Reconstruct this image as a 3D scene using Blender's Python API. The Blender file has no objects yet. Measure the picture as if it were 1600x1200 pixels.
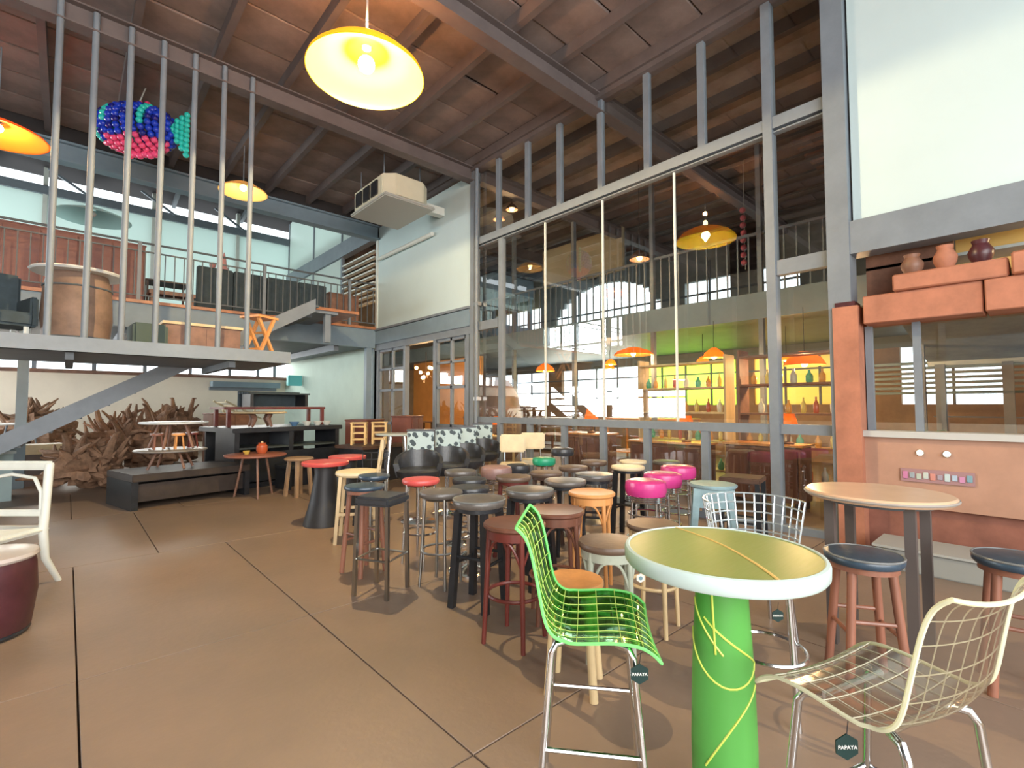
import bpy, bmesh, math, random
from mathutils import Vector, Matrix, noise
random.seed(7)
C = bpy.context.scene.collection
S = bpy.context.scene
PI = math.pi

# ---------------------------------------------------------------- camera
cam_d = bpy.data.cameras.new('camera')
cam = bpy.data.objects.new('camera', cam_d); C.objects.link(cam)
cam_d.sensor_width = 36.0
cam_d.lens = 760.0 / 1600.0 * 36.0
cam.location = (0, 0, 1.4)
cam.rotation_euler = (math.radians(90 + 2.64), 0, math.radians(-42.4))
cam_d.clip_start = 0.05; cam_d.clip_end = 300
S.camera = cam

# ---------------------------------------------------------------- world, lights, exposure
w = bpy.data.worlds.new('daylight'); S.world = w; w.use_nodes = True
bg = w.node_tree.nodes['Background']
bg.inputs[0].default_value = (0.86, 0.95, 1.0, 1); bg.inputs[1].default_value = 2.6
S.view_settings.view_transform = 'Standard'
S.view_settings.look = 'None'
S.view_settings.exposure = 0.0
S.view_settings.gamma = 1.0
S.view_settings.use_curve_mapping = False

def area(name, loc, target, sx, sy, power, col):
    l = bpy.data.lights.new(name, 'AREA'); l.shape = 'RECTANGLE'; l.size = sx; l.size_y = sy
    l.energy = power; l.color = col
    o = bpy.data.objects.new(name, l); C.objects.link(o); o.location = loc
    o.rotation_euler = (Vector(target) - Vector(loc)).to_track_quat('-Z', 'Y').to_euler()
    return o
def point(name, loc, power, col, r=0.05):
    l = bpy.data.lights.new(name, 'POINT'); l.energy = power; l.color = col; l.shadow_soft_size = r
    o = bpy.data.objects.new(name, l); C.objects.link(o); o.location = loc
    return o
# area lights for window daylight; the back and far left ones are added fill
area('left_window_daylight', (-7.5, 15.0, 1.8), (0, 13.5, 0.8), 9.4, 1.8, 900, (0.92, 0.97, 1.0))
area('back_hall_fill', (-2.0, -4.6, 3.2), (0.0, 8, 2.2), 10, 4.6, 1350, (1.0, 0.96, 0.92))  # unseen area light added as the general fill of the hall
area('far_left_fill', (-7.4, 15.8, 5.0), (3, 14.5, 4.8), 5, 3.4, 1300, (0.93, 1.0, 0.98))  # unseen area light added to brighten the far upper wall
area('far_window_daylight', (1.5, 19.4, 2.8), (1.5, 9, 0.6), 12, 1.0, 600, (1.0, 0.97, 0.9))
area('shop_window_daylight', (14.4, 9, 2.1), (8, 8, 0.8), 8, 1.2, 220, (1.0, 0.95, 0.8))

# ---------------------------------------------------------------- materials
MATS = {}
def mat(name, col, rough=0.6, metal=0.0, var=0.0, vscale=6.0, bump=0.0, bscale=40.0, emit=None, es=0.0, col2=None, coat=0.0, stretch=None):
    if name in MATS: return MATS[name]
    m = bpy.data.materials.new(name); m.use_nodes = True
    nt = m.node_tree; b = nt.nodes['Principled BSDF']
    b.inputs['Roughness'].default_value = rough; b.inputs['Metallic'].default_value = metal
    b.inputs['Base Color'].default_value = (*col, 1)
    if coat: b.inputs['Coat Weight'].default_value = coat
    tc = None
    if var or bump:
        tc = nt.nodes.new('ShaderNodeTexCoord'); mp = nt.nodes.new('ShaderNodeMapping')
        nt.links.new(tc.outputs['Object'], mp.inputs[0])
        if stretch: mp.inputs['Scale'].default_value = stretch
    if var:
        n = nt.nodes.new('ShaderNodeTexNoise'); n.inputs['Scale'].default_value = vscale; n.inputs['Detail'].default_value = 6
        n.inputs['Roughness'].default_value = 0.65
        nt.links.new(mp.outputs[0], n.inputs['Vector'])
        r = nt.nodes.new('ShaderNodeValToRGB')
        c2 = col2 if col2 else tuple(c * (1 - var) for c in col)
        c1 = col if col2 else tuple(min(1, c * (1 + var)) for c in col)
        r.color_ramp.elements[0].color = (*c2, 1); r.color_ramp.elements[0].position = 0.3
        r.color_ramp.elements[1].color = (*c1, 1); r.color_ramp.elements[1].position = 0.7
        nt.links.new(n.outputs['Fac'], r.inputs[0]); nt.links.new(r.outputs[0], b.inputs['Base Color'])
    if bump:
        n2 = nt.nodes.new('ShaderNodeTexNoise'); n2.inputs['Scale'].default_value = bscale; n2.inputs['Detail'].default_value = 4
        nt.links.new(mp.outputs[0], n2.inputs['Vector'])
        bp = nt.nodes.new('ShaderNodeBump'); bp.inputs['Strength'].default_value = bump; bp.inputs['Distance'].default_value = 0.01
        nt.links.new(n2.outputs['Fac'], bp.inputs['Height']); nt.links.new(bp.outputs[0], b.inputs['Normal'])
    if emit:
        b.inputs['Emission Color'].default_value = (*emit, 1); b.inputs['Emission Strength'].default_value = es
    MATS[name] = m
    return m
def glassmat(name, tint, ior=1.5, rough=0.0, refl=(1, 1, 1)):
    if name in MATS: return MATS[name]
    m = bpy.data.materials.new(name); m.use_nodes = True; nt = m.node_tree
    nt.nodes.remove(nt.nodes['Principled BSDF']); out = nt.nodes['Material Output']
    t = nt.nodes.new('ShaderNodeBsdfTransparent'); t.inputs[0].default_value = (*tint, 1)
    g = nt.nodes.new('ShaderNodeBsdfGlossy'); g.inputs['Roughness'].default_value = rough; g.inputs[0].default_value = (*refl, 1)
    lw = nt.nodes.new('ShaderNodeLayerWeight'); lw.inputs['Blend'].default_value = 0.5
    pw = nt.nodes.new('ShaderNodeMath'); pw.operation = 'POWER'; pw.inputs[1].default_value = 3.5
    f = nt.nodes.new('ShaderNodeMath'); f.operation = 'MULTIPLY_ADD'; f.inputs[1].default_value = 0.75; f.inputs[2].default_value = 2 * ((ior - 1) / (ior + 1)) ** 2
    nt.links.new(lw.outputs['Facing'], pw.inputs[0]); nt.links.new(pw.outputs[0], f.inputs[0])
    x = nt.nodes.new('ShaderNodeMixShader')
    nt.links.new(f.outputs[0], x.inputs[0]); nt.links.new(t.outputs[0], x.inputs[1]); nt.links.new(g.outputs[0], x.inputs[2])
    nt.links.new(x.outputs[0], out.inputs[0]); MATS[name] = m
    return m
def translucent(name, col, mixf=0.6, rough=0.5, col2=None):
    if name in MATS: return MATS[name]
    m = bpy.data.materials.new(name); m.use_nodes = True; nt = m.node_tree
    b = nt.nodes['Principled BSDF']; b.inputs['Base Color'].default_value = (*(col2 or col), 1); b.inputs['Roughness'].default_value = rough
    t = nt.nodes.new('ShaderNodeBsdfTranslucent'); t.inputs[0].default_value = (*col, 1)
    x = nt.nodes.new('ShaderNodeMixShader'); x.inputs[0].default_value = mixf
    nt.links.new(b.outputs[0], x.inputs[1]); nt.links.new(t.outputs[0], x.inputs[2])
    nt.links.new(x.outputs[0], nt.nodes['Material Output'].inputs[0]); MATS[name] = m
    return m

steel = mat('grey_painted_steel', (0.19, 0.22, 0.25), 0.5, 0, 0.12, 3.0)
steel_dk = mat('dark_painted_steel', (0.10, 0.115, 0.125), 0.55, 0, 0.15, 3.0)
steel_brown = mat('brown_grey_roof_steel', (0.13, 0.105, 0.10), 0.6, 0, 0.15, 3.0)
concrete = mat('brown_concrete', (0.29, 0.20, 0.142), 0.45, 0, 0.3, 0.55, 0.15, 25, col2=(0.19, 0.142, 0.108))
joint = mat('floor_joint', (0.05, 0.028, 0.02), 0.9)
roofwood = mat('roof_board', (0.23, 0.175, 0.155), 0.8, 0, 0.35, 1.3, 0.1, 20)
roofdark = mat('roof_dark', (0.035, 0.03, 0.03), 0.9)
whitepan = mat('white_panel_paint', (0.56, 0.68, 0.68), 0.6, 0, 0.03, 1.0)
wallpoly = translucent('translucent_wall_sheet', (0.80, 0.90, 0.86), 0.45)
creamwall = mat('cream_wall', (0.90, 0.81, 0.66), 0.8, 0, 0.06, 1.0)
greenwall = mat('pale_green_wall', (0.55, 0.68, 0.60), 0.8, 0, 0.06, 1.0)
tealbeam = mat('blue_grey_deck_edge', (0.20, 0.27, 0.32), 0.5, 0, 0.1, 2.0)
terra = mat('terracotta_plaster', (0.44, 0.25, 0.17), 0.75, 0, 0.12, 2.5, 0.1, 20)
terra2 = mat('terracotta_beam', (0.42, 0.17, 0.10), 0.75, 0, 0.2, 4, 0.1, 20)
chrome = mat('chrome', (0.72, 0.73, 0.74), 0.13, 1.0)
chrome_d = mat('worn_chrome', (0.42, 0.42, 0.41), 0.28, 1.0)
blackwood = mat('black_wood', (0.018, 0.02, 0.024), 0.35, 0, 0.3, 8)
blackleather = mat('black_leather', (0.035, 0.037, 0.042), 0.32, 0, 0.3, 10, 0.15, 60)
greyleather = mat('worn_grey_leather', (0.115, 0.10, 0.088), 0.3, 0, 0.25, 12, 0.15, 60)
navyleather = mat('navy_leather', (0.035, 0.06, 0.09), 0.3, 0, 0.3, 10, 0.1, 60)
piping = mat('seat_piping', (0.16, 0.17, 0.17), 0.35)
darkredwood = mat('dark_red_wood', (0.14, 0.028, 0.022), 0.3, 0, 0.3, 6, stretch=(1, 1, 0.2))
brownwood = mat('brown_wood', (0.15, 0.06, 0.038), 0.32, 0, 0.3, 6, stretch=(1, 1, 0.2))
redbrown = mat('red_brown_leg_wood', (0.26, 0.11, 0.07), 0.4, 0, 0.3, 6, stretch=(1, 1, 0.2))
honey = mat('honey_wood', (0.66, 0.30, 0.10), 0.35, 0, 0.2, 6, stretch=(1, 1, 0.2))
lightwood = mat('light_wood', (0.66, 0.50, 0.28), 0.45, 0, 0.2, 6, stretch=(1, 1, 0.2))
yellowwood = mat('yellow_pine', (0.68, 0.45, 0.17), 0.45, 0, 0.2, 6, stretch=(1, 1, 0.2))
darkbrown = mat('dark_brown_wood', (0.085, 0.045, 0.03), 0.45, 0, 0.35, 5)
midbrown = mat('mid_brown_wood', (0.22, 0.11, 0.07), 0.5, 0, 0.3, 5)
drift = mat('driftwood', (0.26, 0.15, 0.09), 0.8, 0, 0.4, 9, 0.3, 30)
whitepaint = mat('white_paint', (0.68, 0.70, 0.64), 0.45, 0, 0.06, 5)
greywhite = mat('grey_white_paint', (0.42, 0.46, 0.38), 0.5, 0, 0.15, 8)
magenta = mat('magenta_vinyl', (0.62, 0.05, 0.25), 0.25, 0, 0.1, 6)
redseat = mat('red_vinyl', (0.62, 0.09, 0.08), 0.35, 0, 0.15, 5)
greenplastic = mat('green_plastic', (0.02, 0.32, 0.17), 0.35)
bluemetal = mat('pale_blue_metal', (0.28, 0.42, 0.46), 0.4, 0.2, 0.2, 6)
creamleather = mat('cream_leather', (0.72, 0.60, 0.38), 0.45, 0, 0.1, 6)
pinkgrey = mat('pink_grey_leather', (0.30, 0.18, 0.16), 0.35, 0, 0.2, 6)
tancushion = mat('brown_seat_leather', (0.13, 0.085, 0.06), 0.4, 0, 0.2, 10, 0.1, 50)
maroon = mat('maroon_leather', (0.07, 0.02, 0.025), 0.35, 0, 0.3, 5)
peachtop = mat('peach_table_top', (0.66, 0.44, 0.29), 0.25, 0, 0.06, 4)
tealfabric = mat('charcoal_teal_fabric', (0.045, 0.065, 0.075), 0.8, 0, 0.2, 6)
clearglass = glassmat('window_glass', (0.93, 0.96, 0.94), 1.75)
tagwhite = mat('tag_print_white', (0.85, 0.85, 0.8), 0.5)
taggreen = mat('tag_dark_green', (0.004, 0.026, 0.024), 0.4)

# ---------------------------------------------------------------- mesh helpers
class MB:
    def __init__(s): s.v = []; s.f = []
    def add(s, vs, fs):
        o = len(s.v); s.v += [tuple(v) for v in vs]; s.f += [tuple(i + o for i in f) for f in fs]; return s
    def box(s, x0, y0, z0, x1, y1, z1):
        x0, x1 = min(x0, x1), max(x0, x1); y0, y1 = min(y0, y1), max(y0, y1); z0, z1 = min(z0, z1), max(z0, z1)
        return s.add([(x0,y0,z0),(x1,y0,z0),(x1,y1,z0),(x0,y1,z0),(x0,y0,z1),(x1,y0,z1),(x1,y1,z1),(x0,y1,z1)],
                     [(0,3,2,1),(4,5,6,7),(0,1,5,4),(1,2,6,5),(2,3,7,6),(3,0,4,7)])
    def cb(s, c, d, rz=0.0):
        cx, cy, cz = c; m = Matrix.Rotation(rz, 3, 'Z'); n = len(s.v)
        s.box(-d[0]/2, -d[1]/2, -d[2]/2, d[0]/2, d[1]/2, d[2]/2)
        for i in range(n, len(s.v)): s.v[i] = tuple(m @ Vector(s.v[i]) + Vector(c))
        return s
    def tube(s, pts, r, n=8, cap=True, flat=1.0, closed=False):
        pts = [Vector(p) for p in pts]; k = len(pts); rad = r if isinstance(r, (list, tuple)) else [r] * k
        vs = []; fs = []; up = None
        for i, p in enumerate(pts):
            a = pts[(i - 1) % k] if (closed or i > 0) else p; b = pts[(i + 1) % k] if (closed or i < k - 1) else p
            t = (b - a).normalized()
            if up is None:
                up = Vector((0, 0, 1)) if abs(t.z) < 0.9 else Vector((1, 0, 0))
            x = t.cross(up)
            if x.length < 1e-5: x = t.cross(Vector((0, 1, 0)))
            x.normalize(); y = x.cross(t).normalized(); up = y
            for j in range(n):
                an = 2 * PI * j / n; vs.append(p + x * math.cos(an) * rad[i] + y * math.sin(an) * rad[i] * flat)
        m = k if closed else k - 1
        for i in range(m):
            i2 = (i + 1) % k
            for j in range(n):
                j2 = (j + 1) % n; fs.append((i*n+j, i*n+j2, i2*n+j2, i2*n+j))
        if cap and not closed: fs.append(tuple(range(n - 1, -1, -1))); fs.append(tuple((k-1)*n + j for j in range(n)))
        return s.add(vs, fs)
    def sq(s, a, b, w_, h_=None):   # square bar between two points
        h_ = h_ or w_; a = Vector(a); b = Vector(b); t = (b - a).normalized()
        up = Vector((0, 0, 1)) if abs(t.z) < 0.95 else Vector((1, 0, 0))
        x = t.cross(up).normalized(); y = x.cross(t).normalized(); vs = []
        for p in (a, b):
            for sx, sy in ((-1, -1), (1, -1), (1, 1), (-1, 1)): vs.append(p + x * sx * w_ / 2 + y * sy * h_ / 2)
        return s.add(vs, [(0,1,2,3)[::-1],(4,5,6,7),(0,1,5,4),(1,2,6,5),(2,3,7,6),(3,0,4,7)])
    def lathe(s, prof, n=24, c=(0, 0, 0)):
        vs = []; fs = []
        for r, z in prof:
            for j in range(n):
                a = 2 * PI * j / n; vs.append((c[0] + r * math.cos(a), c[1] + r * math.sin(a), c[2] + z))
        for i in range(len(prof) - 1):
            for j in range(n):
                j2 = (j + 1) % n; fs.append((i*n+j, i*n+j2, (i+1)*n+j2, (i+1)*n+j))
        loop = tuple(prof[0]) == tuple(prof[-1])
        if not loop and prof[0][0] > 1e-4: fs.append(tuple(range(n - 1, -1, -1)))
        if not loop and prof[-1][0] > 1e-4: fs.append(tuple((len(prof)-1)*n + j for j in range(n)))
        return s.add(vs, fs)
    def ring(s, c, R, r, n=24, m=6, z=0):
        return s.tube([(c[0] + R * math.cos(2*PI*i/n), c[1] + R * math.sin(2*PI*i/n), c[2]) for i in range(n)], r, m, closed=True)
    def ball(s, c, r, n=10, m=6, sc=(1, 1, 1)):
        vs = [(c[0], c[1], c[2] - r * sc[2])]; fs = []
        for i in range(1, m):
            th = PI * i / m
            for j in range(n):
                a = 2 * PI * j / n
                vs.append((c[0] + r*sc[0]*math.sin(th)*math.cos(a), c[1] + r*sc[1]*math.sin(th)*math.sin(a), c[2] - r*sc[2]*math.cos(th)))
        vs.append((c[0], c[1], c[2] + r * sc[2])); L = len(vs) - 1
        for j in range(n):
            j2 = (j + 1) % n; fs.append((0, 1 + j2, 1 + j)); fs.append((L, 1 + (m-2)*n + j, 1 + (m-2)*n + j2))
            for i in range(m - 2): fs.append((1+i*n+j, 1+i*n+j2, 1+(i+1)*n+j2, 1+(i+1)*n+j))
        return s.add(vs, fs)
    def prism(s, poly, z0, z1):
        n = len(poly)
        return s.add([(x, y, z0) for x, y in poly] + [(x, y, z1) for x, y in poly],
                     [tuple(range(n - 1, -1, -1)), tuple(range(n, 2*n))] + [(i, (i+1) % n, (i+1) % n + n, i + n) for i in range(n)])
    def build(s, name, m, parent=None, bevel=0.0, smooth=True, seg=2):
        me = bpy.data.meshes.new(name); me.from_pydata(s.v, [], s.f); me.materials.append(m)
        bm = bmesh.new(); bm.from_mesh(me)
        if bevel: bmesh.ops.bevel(bm, geom=[e for e in bm.edges if e.calc_face_angle(0) > 0.6], offset=bevel, segments=seg, affect='EDGES', clamp_overlap=True)
        bmesh.ops.recalc_face_normals(bm, faces=bm.faces)
        bm.to_mesh(me); bm.free()
        if smooth:
            me.shade_smooth(); me.set_sharp_from_angle(angle=math.radians(38))
        o = bpy.data.objects.new(name, me); C.objects.link(o)
        if parent: o.parent = parent
        return o
def thing(name, label, cat, loc=(0, 0, 0), rz=0.0, group=None):
    o = bpy.data.objects.new(name, None); C.objects.link(o); o.location = loc; o.rotation_euler = (0, 0, rz)
    o.empty_display_size = 0.1
    o['label'] = label; o['category'] = cat
    if group: o['group'] = group
    return o
def struct(name, label, cat='structure', loc=(0, 0, 0)):
    o = bpy.data.objects.new(name, None); C.objects.link(o); o.location = loc; o['kind'] = 'structure'; o['label'] = label; o['category'] = cat
    o.empty_display_size = 0.1
    return o
def tag(o, label, cat, group=None, kind=None):
    o['label'] = label; o['category'] = cat
    if group: o['group'] = group
    if kind: o['kind'] = kind
    return o
def copy_tree(o, parent=None):
    c = o.copy(); C.objects.link(c); c.parent = parent
    for ch in list(o.children): copy_tree(ch, c)
    return c
def share(src, name, loc, parent, rz=0.0):
    o = bpy.data.objects.new(name, src.data); C.objects.link(o); o.location = loc; o.parent = parent; o.rotation_euler[2] = rz
    return o
def text(name, body, size, m, parent, loc, rot, depth=0.001):
    cu = bpy.data.curves.new(name, 'FONT'); cu.body = body; cu.size = size; cu.extrude = depth; cu.align_x = 'CENTER'; cu.align_y = 'CENTER'
    t = bpy.data.objects.new(name + '_curve', cu); C.objects.link(t)
    dg = bpy.context.evaluated_depsgraph_get(); me = bpy.data.meshes.new_from_object(t.evaluated_get(dg))
    bpy.data.objects.remove(t); me.name = name; me.materials.clear(); me.materials.append(m)
    o = bpy.data.objects.new(name, me); C.objects.link(o); o.parent = parent; o.location = loc; o.rotation_euler = rot
    return o

# ================================================================ STRUCTURE
# ---- floor of joined slabs
fl = struct('floor', 'brown sealed concrete floor cut into slabs by dark joints', 'floor')
MB().box(-8, -4.5, -0.2, 14.2, 19.6, -0.03).build('sub_floor', joint, fl)
G = 0.004
def slabrow(xs, y0, y1):
    for a, b in zip(xs[:-1], xs[1:]):
        MB().box(a + G, y0 + G, -0.04, b - G, y1 - G, 0.0).build('slab', concrete, fl, bevel=0.002, seg=1)
X1 = [-8, -5.9, -3.9, -1.9, 0.08, 1.25, 3.3, 6.0]
X2 = [-8, -5.3, -3.3, -1.3, 0.69, 2.7, 4.6, 6.0]
slabrow(X1, -4.5, -1.4); slabrow(X1, -1.4, 1.6); slabrow(X1, 1.6, 3.38); slabrow(X1, 3.38, 5.77)
slabrow(X2, 5.77, 8.2); slabrow(X1, 8.2, 10.6); slabrow(X2, 10.6, 13.2); slabrow(X1, 13.2, 16.2); slabrow(X2, 16.2, 19.6)
for y in range(-4, 19, 4): slabrow([6.0, 8.7, 11.4, 14.2], y, min(y + 4, 19.6))

# ---- roof
ce = struct('ceiling', 'brown board roof over dark purlins and grey main beams', 'ceiling')
MB().box(-8, -4.5, 6.55, 6.3, 11.9, 6.65).build('roof_backing', roofdark, ce)
pan = MB().box(-0.42, -0.362, 0, 0.42, 0.362, 0.05).build('ceiling_board', roofwood, ce, bevel=0.012, seg=1)
pan.location = (4.55, 5.4, 6.42); rr = random.Random(3)
for i in range(-12, 2):
    for j in range(-8, 9):
        x = 4.55 + 0.9 * i; y = 5.4 + 0.742 * j + (0.0 if i % 2 else 0.03)
        if (i, j) == (0, 0) or y > 11.7 or y < -0.8: continue
        o = share(pan, 'ceiling_board', (x, y, 6.42 + rr.uniform(-0.012, 0.012)), ce)
MB().box(-8, -4.5, 6.42, 6.3, -1.0, 6.47).build('plain_roof_sheet', roofwood, ce)
for i in range(-12, 3):
    x = 4.1 + 0.9 * i
    MB().box(x - 0.045, -4.5, 6.24, x + 0.045, 11.8, 6.42).build('purlin', steel_brown, ce)
for k, y in enumerate((-1.6, 1.42, 4.56, 7.72)):
    b = MB(); b.box(-8, y - 0.1, 6.22, 6.1, y + 0.1, 6.24); b.box(-8, y - 0.012, 5.98, 6.1, y + 0.012, 6.22); b.box(-8, y - 0.1, 5.96, 6.1, y + 0.1, 5.98)
    b.build('main_beam', steel_brown, ce)
MB().box(5.9, -4.5, 6.16, 6.1, 11.8, 6.42).build('eave_beam', steel_brown, ce)
b = MB(); b.box(-8, 11.78, 5.82, 6.1, 11.88, 6.16); b.box(-8, 11.70, 6.13, 6.1, 11.96, 6.17); b.box(-8, 11.70, 5.80, 6.1, 11.96, 5.84)
tag(b.build('trim_1', tealbeam), 'blue grey steel beam along the front of the upper deck', 'beam', kind='structure')
# roof of the far higher bay, falling towards the far wall
ce2 = struct('ceiling_upper', 'dark sloping roof above the far upper deck', 'ceiling')
MB().add([(-8, 11.9, 9.3), (6.2, 11.9, 9.3), (6.2, 19.6, 8.15), (-8, 19.6, 8.15), (-8, 11.9, 9.4), (6.2, 11.9, 9.4), (6.2, 19.6, 8.25), (-8, 19.6, 8.25)],
         [(0,1,2,3),(4,5,6,7),(0,1,5,4),(1,2,6,5),(2,3,7,6),(3,0,4,7)]).build('roof_sheet', roofdark, ce2)
for x in (-6, -3.9, -1.8, 0.3, 2.4, 4.4):
    MB().sq((x, 11.9, 9.2), (x, 19.3, 8.05), 0.1, 0.16).build('rafter', steel_dk, ce2)
for x in (-2.5, 0.3, 2.4, 4.4):
    MB().sq((x, 18.85, 7.6), (x - 0.9, 18.85, 8.15), 0.06).build('truss_strut', steel, ce2)
MB().box(-8, 11.75, 6.2, 6.2, 11.85, 9.3).build('gable_infill', roofdark, ce2)

# ---- far wall (Y = 19)
wf = struct('wall_far', 'cream lower and pale translucent upper wall at the far end', 'wall')
MB().box(-8, 19, 0, 6.2, 19.15, 2.42).build('cream_dado', creamwall, wf)
for x0, x1 in ((-8, -5.7), (-5.6, -3.2), (-3.1, -0.7), (-0.6, 1.8), (1.9, 4.2), (4.3, 6.2)):
    MB().box(x0, 19, 3.45, x1, 19.06, 7.42).build('wall_sheet', wallpoly, wf)
MB().box(-8, 18.9, 7.42, 6.2, 19.05, 7.66).build('top_chord', steel, wf)
MB().box(-8, 18.86, 2.36, 6.2, 19.16, 2.46).build('sill', midbrown, wf)
MB().box(-8, 18.95, 2.98, 6.2, 19.12, 3.45).build('head_beam', steel_dk, wf)
for x in (-5.6, -3.9, -2.2, -0.72, 0.55, 1.75, 2.95, 4.1, 5.0, 5.55, 6.1):
    MB().box(x - 0.05, 18.95, 2.46, x + 0.05, 19.1, 2.98).build('mullion', steel, wf)
for x in (-5.65, -3.15, -0.65, 1.85, 4.25, 6.15):
    MB().box(x - 0.05, 18.95, 3.45, x + 0.05, 19.1, 8.2).build('mullion', whitepaint, wf)

# ---- left wall (X = -7), glazed
wl = struct('wall_left', 'glazed side wall with grey posts left of the hall', 'wall')
MB().box(-7.15, -4.5, 0, -7, 19.6, 0.9).build('dado', creamwall, wl)
MB().box(-7.15, -4.5, 2.55, -7, 19.6, 3.4).build('band', tealbeam, wl)
MB().box(-7.15, -4.5, 3.4, -7, 13.2, 5.6).build('upper_wall', steel_dk, wl)
MB().box(-7.15, -4.5, 0.9, -7, 10.1, 2.55).build('lower_wall', midbrown, wl)
MB().box(-7.15, -4.5, 5.6, -7, 19.6, 9.3).build('head', steel_dk, wl)
for y in range(-4, 20, 2):
    MB().box(-7.15, y - 0.08, 0, -6.95, y + 0.08, 6.4).build('mullion', steel, wl)
for z in (1.8, 4.5):
    MB().box(-7.1, -4.5, z - 0.04, -7.0, 19.6, z + 0.04).build('transom', steel, wl)
# ---- back wall (behind the camera)
wb = struct('wall_back', 'glazed wall behind the viewer', 'wall')
MB().box(-8, -4.15, 0, 6.2, -4, 0.9).build('dado', creamwall, wb)
MB().box(-8, -4.15, 5.4, 6.2, -4, 6.6).build('head', steel_dk, wb)
for x in range(-7, 7, 2):
    MB().box(x - 0.08, -4.15, 0, x + 0.08, -3.98, 6.4).build('mullion', steel, wb)

# ---- right wall: steel and glass (X = 6)
def bar(o, name, y0, z0, y1, z1, d=0.08, x=6.0, m=steel, bev=0.0):
    return MB().box(x - d / 2, y0, z0, x + d / 2, y1, z1).build(name, m, o, bevel=bev)
wr = struct('wall_right', 'tall grey steel framed glass wall with white panels', 'wall')
bar(wr, 'column', 1.3, 0, 1.5, 6.2, 0.26)
bar(wr, 'post', 2.03, 0, 2.13, 6.19, 0.14)
bar(wr, 'column', 7.62, 0, 7.74, 6.2, 0.16)
MB().tube([(5.9, 7.5, 0), (5.9, 7.5, 6.15)], 0.035, 12).build('drain_pipe', steel, wr)
for z in (1.55, 3.42): MB().cb((5.93, 7.5, z), (0.1, 0.12, 0.07)).build('pipe_clamp', chrome_d, wr)
bar(wr, 'top_rail', 1.5, 4.62, 7.62, 4.76, 0.12); bar(wr, 'top_rail', 1.5, 4.575, 7.62, 4.59, 0.09)
bar(wr, 'sill_rail', 1.5, 1.09, 7.62, 1.2, 0.10)
bar(wr, 'transom', 1.5, 2.9, 2.03, 3.07, 0.1); bar(wr, 'transom', 6.92, 2.9, 7.62, 3.07, 0.1)
for y in (2.89, 3.7, 4.52, 5.37, 6.14, 6.94): bar(wr, 'stud', y - 0.045, 4.76, y + 0.045, 6.2, 0.08)
for y in (2.92, 3.76, 4.52, 5.3, 6.1, 6.9): bar(wr, 'lower_stud', y - 0.045, 0, y + 0.045, 1.09, 0.08)
bar(wr, 'post', 6.8, 1.2, 6.9, 4.58, 0.1)
for y in (3.3, 4.5, 5.72): bar(wr, 'glazing_joint', y - 0.012, 1.2, y + 0.012, 4.58, 0.03, m=whitepaint)
bar(wr, 'bottom_rail', 1.5, 0, 7.62, 0.08, 0.1)
def panes(name, spans):
    wn = struct(name, 'large clear glass panes of the steel framed partition', 'window')
    for y0, z0, y1, z1 in spans:
        MB().add([(6.0, y0, z0), (6.0, y1, z0), (6.0, y1, z1), (6.0, y0, z1)], [(0, 1, 2, 3)]).build('pane', clearglass, wn, smooth=False)
panes('window_1', [(1.5, 4.76, 2.03, 6.2), (2.13, 4.76, 2.845, 6.2), (2.935, 4.76, 3.655, 6.2), (3.745, 4.76, 4.475, 6.2), (4.565, 4.76, 5.325, 6.2), (5.415, 4.76, 6.095, 6.2), (6.185, 4.76, 6.895, 6.2), (6.985, 4.76, 7.62, 6.2)])
panes('window_2', [(1.5, 3.07, 2.03, 4.575), (1.5, 1.2, 2.03, 2.9), (2.13, 1.2, 3.288, 4.575), (3.312, 1.2, 4.488, 4.575), (4.512, 1.2, 5.708, 4.575), (5.732, 1.2, 6.8, 4.575), (6.9, 1.2, 7.62, 2.9), (6.9, 3.07, 7.62, 4.575)])
panes('window_3', [(1.5, .08, 2.03, 1.09), (2.13, .08, 2.875, 1.09), (2.965, .08, 3.715, 1.09), (3.805, .08, 4.475, 1.09), (4.565, .08, 5.255, 1.09), (5.345, .08, 6.055, 1.09), (6.145, .08, 6.855, 1.09), (6.945, .08, 7.62, 1.09)])
# white panels and the beams beneath
bar(wr, 'white_panel', 7.76, 3.42, 11.84, 6.14, 0.06, m=whitepan)
bar(wr, 'panel_edge', 11.78, 3.42, 11.88, 6.14, 0.12, m=whitepaint)
bar(wr, 'panel_beam', 7.74, 3.02, 11.9, 3.36, 0.2, m=tealbeam); bar(wr, 'panel_beam_cap', 7.74, 3.37, 11.9, 3.42, 0.26, m=steel)
bar(wr, 'white_panel', -3.9, 3.33, 1.28, 6.14, 0.06, m=whitepan)
bar(wr, 'panel_beam', -3.9, 2.96, 1.3, 3.3, 0.24)
# glazed door bay under the white panel
bar(wr, 'door_head', 7.74, 2.86, 11.9, 3.02, 0.14, m=steel)
for y in (7.85, 9.05, 10.35, 11.72): bar(wr, 'door_post', y - 0.05, 0, y + 0.05, 2.9, 0.12)
def door(name, y0, y1, ym):
    d = struct(name, 'steel glazed door leaf under the white panel', 'door')
    for z0, z1 in ((0, 0.16), (0.95, 1.02), (1.78, 1.84), (2.32, 2.37), (2.8, 2.86)): bar(d, 'rail', y0, z0, y1, z1, 0.06)
    for y in (y0, ym, y1): bar(d, 'stile', y - 0.03, 0, y + 0.03, 2.86, 0.06)
    for a, b_ in ((y0 + .03, ym - .03), (ym + .03, y1 - .03)):
        MB().add([(6.0, a, .16), (6.0, b_, .16), (6.0, b_, 2.8), (6.0, a, 2.8)], [(0, 1, 2, 3)]).build('pane', clearglass, d, smooth=False)
door('door_1', 7.95, 9.0, 8.45); door('door_2', 10.4, 11.66, 10.98)
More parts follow.
